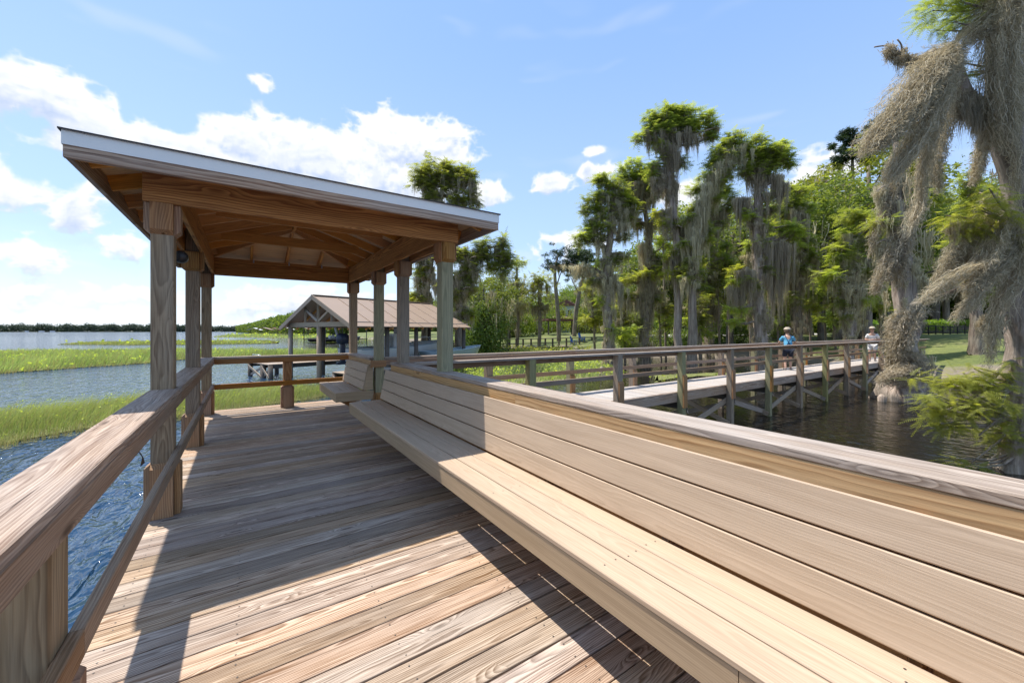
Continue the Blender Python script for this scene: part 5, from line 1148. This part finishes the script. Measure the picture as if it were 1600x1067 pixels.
prism('roof',[(q.x-3,q.y-2,g+2.3),(q.x+3,q.y-2,g+2.3),(q.x+3,q.y+2,g+2.3),(q.x-3,q.y+2,g+2.3)],(0,0,.35),M_rroof,sh)
for a in(-2.6,2.6):
    for b in(-1.6,1.6): lumber('post',(q.x+a,q.y+b,g-.3),(q.x+a,q.y+b,g+2.3),.18,.18,M_dark,sh,up=(0,1,0))
# fences
def fence(a,b,n,label,h=1.2,mat=None,zs=None,rails=2,pick=0):
    mat=mat or M_dark; t=thing('fence',tuple(a),label,'fence'); a=Vector(a);b=Vector(b)
    P=[]
    for i in range(n+1):
        q=a+(b-a)*i/n; g=lz(q.x,q.y); P.append(Vector((q.x,q.y,g))); lumber('post',(q.x,q.y,g-.2),(q.x,q.y,g+h),.11,.11,mat,t,up=(0,1,0))
    for i in range(n):
        for k_ in range(rails):
            z=h*(.9-.6*k_/max(1,rails-1)); lumber('rail',P[i]+Vector((0,0,z)),P[i+1]+Vector((0,0,z)),.05,.1,mat,t)
    if pick:
        m=MB()
        for i in range(n):
            for j in range(pick):
                q=P[i]+(P[i+1]-P[i])*((j+.5)/pick); m.box(q+Vector((0,0,h*.5)),(.02,.02,h*.95))
        m.build('picket',mat,t,kind='stuff')
fence(AT(895,72,0),AT(965,78,0),8,'dark post-and-rail fence on the lawn right of the pale blue house',1.6,rails=3)
fence(AT(1440,48,0),AT(1680,44,0),20,'thin black metal fence across the lawn in front of the road and hedge',1.15,M_black,rails=2,pick=9)
# road + hedge behind the lawn at the right
M_road=plain('pale_road',(.42,.40,.37),.9,noise=.08)
m=MB(); pr=None
for px in range(980,2000,40):
    p1=AT(px,51,0); r_=Vector((p1.x,p1.y,0)).normalized(); p2=p1+r_*3.6
    a_=Vector((p1.x,p1.y,lz(p1.x,p1.y)+.10)); b_=Vector((p2.x,p2.y,lz(p2.x,p2.y)+.12)); 
    if pr: m.poly([pr[0],a_,b_,pr[1]])
    pr=(a_,b_)
tag(m.build('road',M_road),kind='structure')
for (p0,p1,lb) in((1300,1395,'clipped bright green hedge seen between the trunks left of the flared cypress'),(1418,1720,'long clipped bright green hedge behind the road right of the flared cypress')):
    a=AT(p0,57.5,0);b=AT(p1,57.5,0); c=(a+b)/2; g=lz(c.x,c.y); t=thing('hedge',(c.x,c.y,g),lb,'hedge'); L=(b-a).length; dv=(b-a).normalized()
    n=int(L*26); cen=np.array([tuple(a)]*n)+np.outer(rng.random(n)*L,np.array(tuple(dv))); nn=np.array([-dv.y,dv.x,0]); u=rng.random(n)*1.4-.7; cen=cen+np.outer(u,nn); cen[:,2]=g+1.75*(1-rng.random(n)**1.6)
    build_q('foliage',[leaves(cen,.3,34,.22,.12,flat=1)],M_hedge,t,(c.x,c.y,g)); m=MB(); m.box((c.x,c.y,g+.7),(L,.9,1.4),math.atan2(dv.y,dv.x)); m.build('stem_core',M_oakbark,t)
# cypress knees and little stumps in the shallows
for px,py,h,lb in((940,588,.55,'short cypress knee in the shallows below the leftmost tall cypress'),(1222,598,.5,'cypress knee standing in the water right of the person in blue'),(1232,590,.4,'small cypress knee behind the boardwalk railing'),(1378,627,.25,'small tan root lump beside the flared cypress base'),(1255,600,.45,'pointed cypress knee behind the fifth boardwalk post')):
    q=ONW(px,py); m=MB(); m.tube([(q.x,q.y,-1.5),(q.x,q.y,-1.1),(q.x+.03,q.y,-1.1+h*.6),(q.x,q.y+.02,-1.1+h)],[.3*h+.12,.3*h+.05,.14,.05],9,lambda i,a:1+.15*math.sin(a*5))
    tag(m.build('cypress_knee',M_bark2,None,True,origin=(q.x,q.y,-1.1)),lb,'stump')
# rocks at the landing
for i in range(26):
    px=random.uniform(1432,1600); q=ONW(px,random.uniform(576,592)); m=MB(); r0=random.uniform(.1,.28)
    m.tube([(q.x,q.y,-1.2),(q.x+.02,q.y,-1.2+r0*.7),(q.x,q.y,-1.2+r0*1.3)],[r0,r0*.95,r0*.4],6,lambda i,a:random.uniform(.75,1.2))
    tag(m.build('rock',M_bark2 if i%3 else M_bark,None,False,origin=(q.x,q.y,-1.1)),'small weathered rock at the water edge by the shore landing','rock',group='rocks at the landing')
# ------------------------------------------------------------------ people
M_skin=plain('skin',(.50,.30,.21),.6,noise=.05); M_blue=plain('blue_shirt',(.10,.34,.50),.8,noise=.1); M_navyc=plain('navy_cloth',(.012,.016,.03),.85); M_whitec=plain('white_shirt',(.62,.60,.57),.85,noise=.06)
M_hair=plain('brown_hair',(.12,.075,.045),.7,noise=.3,scale=30); M_hat=plain('straw_hat',(.46,.38,.28),.85); M_bagm=plain('dark_blue_bag',(.02,.07,.14),.8); M_shoe=plain('shoe',(.25,.22,.2),.8)
def skin(name,V,E,R,mat,parent,M,root=0,sub=2):
    me=bpy.data.meshes.new(name); me.from_pydata(V,E,[]); o=bpy.data.objects.new(name,me); me.materials.append(mat)
    place(o,M,parent); sk=o.modifiers.new('s','SKIN'); sk.use_smooth_shade=True
    for i,r in enumerate(R): me.skin_vertices[0].data[i].radius=(r,r) if not isinstance(r,tuple) else r; me.skin_vertices[0].data[i].use_root=(i==root)
    o.modifiers.new('d','SUBSURF').levels=sub; o.modifiers['d'].render_levels=sub; return o
def person(loc,rz,sc,label,shirt,shorts,pose,hat,hair,bag=False,cap=False):
    t=thing('person',loc,label,'person',rz=rz); M=WM[t.name]@Matrix.Scale(sc,4)
    J=pose   # faces +Y
    V=[(0,J['hy'],.93),(0,J['hy']+.01,1.1),(0,J['cy'],1.28),(0,J['cy']+.02,1.42),(0,J['ny'],1.50),(0,J['ny']+.02,1.60),(0,J['ny']+.03,1.70),(0,J['ny']+.02,1.77)]
    E=[(i,i+1) for i in range(7)]; R=[(.15,.11),(.135,.095),(.165,.11),(.12,.09),.052,.08,.098,.07]
    for s in(-1,1):
        b=len(V); V+=[(s*.095,J['hy'],.86),(s*.10,.03+J['k'][s>0],.49),(s*.10,J['f'][s>0]-.02,.10),(s*.105,J['f'][s>0]-.01,.035),(s*.12,J['f'][s>0]+.15,.03)]
        E+=[(0,b),(b,b+1),(b+1,b+2),(b+2,b+3),(b+3,b+4)]; R+=[.095,.062,.043,.045,.038]
        b=len(V); sh=(s*.17,J['cy']+.01,1.40); el_=J['el'][s>0]; ha=J['ha'][s>0]; V+=[sh,el_,ha]; d_=(Vector(ha)-Vector(el_)).normalized(); V+=[tuple(Vector(ha)+d_*.07)]
        E+=[(3,b),(b,b+1),(b+1,b+2),(b+2,b+3)]; R+=[.058,.042,.030,.036]
        for fi in range(5):
            hb=Vector(ha)+d_*.09; c=len(V); off=Vector(((fi-1.5)*.020,0,0)) if fi<4 else Vector((-s*.045,0,.0)); V+=[tuple(hb+off),tuple(hb+off*1.15+d_*(.05+.01*(fi in(1,2)))+Vector((0,0,-.02)))]; E+=[(b+3,c),(c,c+1)]; R+=[.011,.009]
    skin('body',V,E,R,M_skin,t,M)
    V2=[(0,J['hy'],.90)]+V[1:4]; E2=[(0,1),(1,2),(2,3)]; R2=[(.18,.14),(.165,.125),(.19,.135),(.13,.10)]
    for s in(0,1):
        sg=1 if s else -1; b=len(V2); V2+=[(sg*.175,J['cy']+.01,1.40),tuple(Vector((sg*.175,J['cy']+.01,1.40)).lerp(Vector(J['el'][s]),.75))]; E2+=[(3,b),(b,b+1)]; R2+=[.078,.072]
    skin('shirt',V2,E2,R2,shirt,t,M)
    V3=[(0,J['hy'],.93)]; E3=[]; R3=[(.185,.145)]
    for s in(-1,1):
        b=len(V3); V3+=[(s*.10,J['hy'],.84),(s*.11,.02+J['k'][s>0]*.8,.56)]; E3+=[(0,b),(b,b+1)]; R3+=[.115,.10]
    skin('shorts',V3,E3,R3,shorts,t,M)
    hy=J['ny']+.02
    m=MB(); rg=[]
    for zz,r in((1.60,.088),(1.66,.112),(1.72,.116),(1.78,.09),(1.815,.03)):
        rg.append([Vector((math.cos(a)*r*.93,hy-.02+math.sin(a)*r,zz)) for a in np.linspace(0,6.283,12,endpoint=False)])
    m.v=[v for q in rg for v in q]; m.f=[(i*12+j,i*12+(j+1)%12,i*12+12+(j+1)%12,i*12+12+j) for i in range(4) for j in range(12)]+[tuple(range(48,60))]
    # keep the face open: drop front-lower faces
    m.f=[f for f in m.f if not(sum(m.v[i].y for i in f)/len(f)>hy+.02 and sum(m.v[i].z for i in f)/len(f)<1.70)]
    o=m.build('hair',hair,None,True,origin=(0,0,0)); o.parent=t; o.matrix_basis=Matrix.Scale(sc,4)
    m=MB(); br_=.15 if not cap else .125
    m.tube([(0,hy,1.745),(0,hy,1.75),(0,hy,1.80),(0,hy,1.845)],[.128,.125,.115,.06],14); m.tube([(0,hy+(.05 if cap else 0),1.742),(0,hy+(.05 if cap else 0),1.752)],[br_+.03,br_+.02],14)
    o=m.build('hat',hat,None,True,origin=(0,0,0),kind='stuff'); o.parent=t; o.matrix_basis=Matrix.Scale(sc,4); del o['kind']
    # face
    m=MB(); m.tube([(0,hy+.075,1.665),(0,hy+.118,1.645),(0,hy+.09,1.635)],[.012,.016,.01],6); o=m.build('nose',M_skin,None,True,origin=(0,0,0)); o.parent=t; o.matrix_basis=Matrix.Scale(sc,4)
    for s in(-1,1):
        m=MB(); m.tube([(s*.035,hy+.085,1.685),(s*.035,hy+.098,1.685)],[.012,.008],8); o=m.build('eye',M_navyc,None,True,origin=(0,0,0)); o.parent=t; o.matrix_basis=Matrix.Scale(sc,4)
        m=MB(); m.tube([(s*.098,hy,1.69),(s*.106,hy-.01,1.67),(s*.098,hy,1.645)],[.012,.018,.01],6); o=m.build('ear',M_skin,None,True,origin=(0,0,0)); o.parent=t; o.matrix_basis=Matrix.Scale(sc,4)
    m=MB(); m.box((0,hy+.09,1.612),(.045,.012,.01)); o=m.build('mouth',M_bark3 or M_brick,None,origin=(0,0,0)); o.parent=t; o.matrix_basis=Matrix.Scale(sc,4)
    for s in(0,1):
        sg=1 if s else -1; f=J['f'][s]; m=MB(); m.tube([(sg*.108,f-.07,.045),(sg*.11,f,.05),(sg*.12,f+.10,.04),(sg*.122,f+.19,.03)],[.045,.052,.05,.03],8); o=m.build('shoe',M_shoe,None,True,origin=(0,0,0)); o.parent=t; o.matrix_basis=Matrix.Scale(sc,4)
    if bag:
        m=MB(); 
        for s in(-1,1): m.tube([(s*.09,J['cy']-.13,1.42),(s*.10,J['cy']-.02,1.50),(s*.10,J['cy']+.13,1.42),(s*.10,J['cy']+.12,1.15)],.018,5)
        m.tube([(-.09,J['cy']-.14,1.40),(.09,J['hy']-.13,1.0)],.018,5); m.tube([(.09,J['cy']-.14,1.40),(-.09,J['hy']-.13,1.0)],.018,5)
        o=m.build('strap',M_bagm,None,True,origin=(0,0,0),kind='stuff'); o.parent=t; o.matrix_basis=Matrix.Scale(sc,4)
    return t
P1=dict(hy=-.10,cy=.02,ny=.08,k=(0,.05),f=(-.12,.02),el=((-.30,.10,1.18),(.30,.12,1.18)),ha=((-.26,.32,1.06),(.26,.34,1.06)))
q=AT(1211,15.0,0); person((16.75,6.38,.002),-1.04,.86,'person in blue shirt, navy shorts and visor leaning on the far boardwalk rail',M_blue,M_navyc,P1,M_hat,M_hair,bag=True,cap=True)
P2=dict(hy=-.08,cy=.0,ny=.05,k=(0,.02),f=(-.10,-.04),el=((-.28,.04,1.14),(.28,.04,1.14)),ha=((-.08,.26,1.16),(.10,.26,1.14)))
person((24.85,5.92,.002),1.75,.9,'person in white shirt and pale cap on the boardwalk beside the flared cypress',M_whitec,M_whitec,P2,M_hat,M_hair,cap=True)
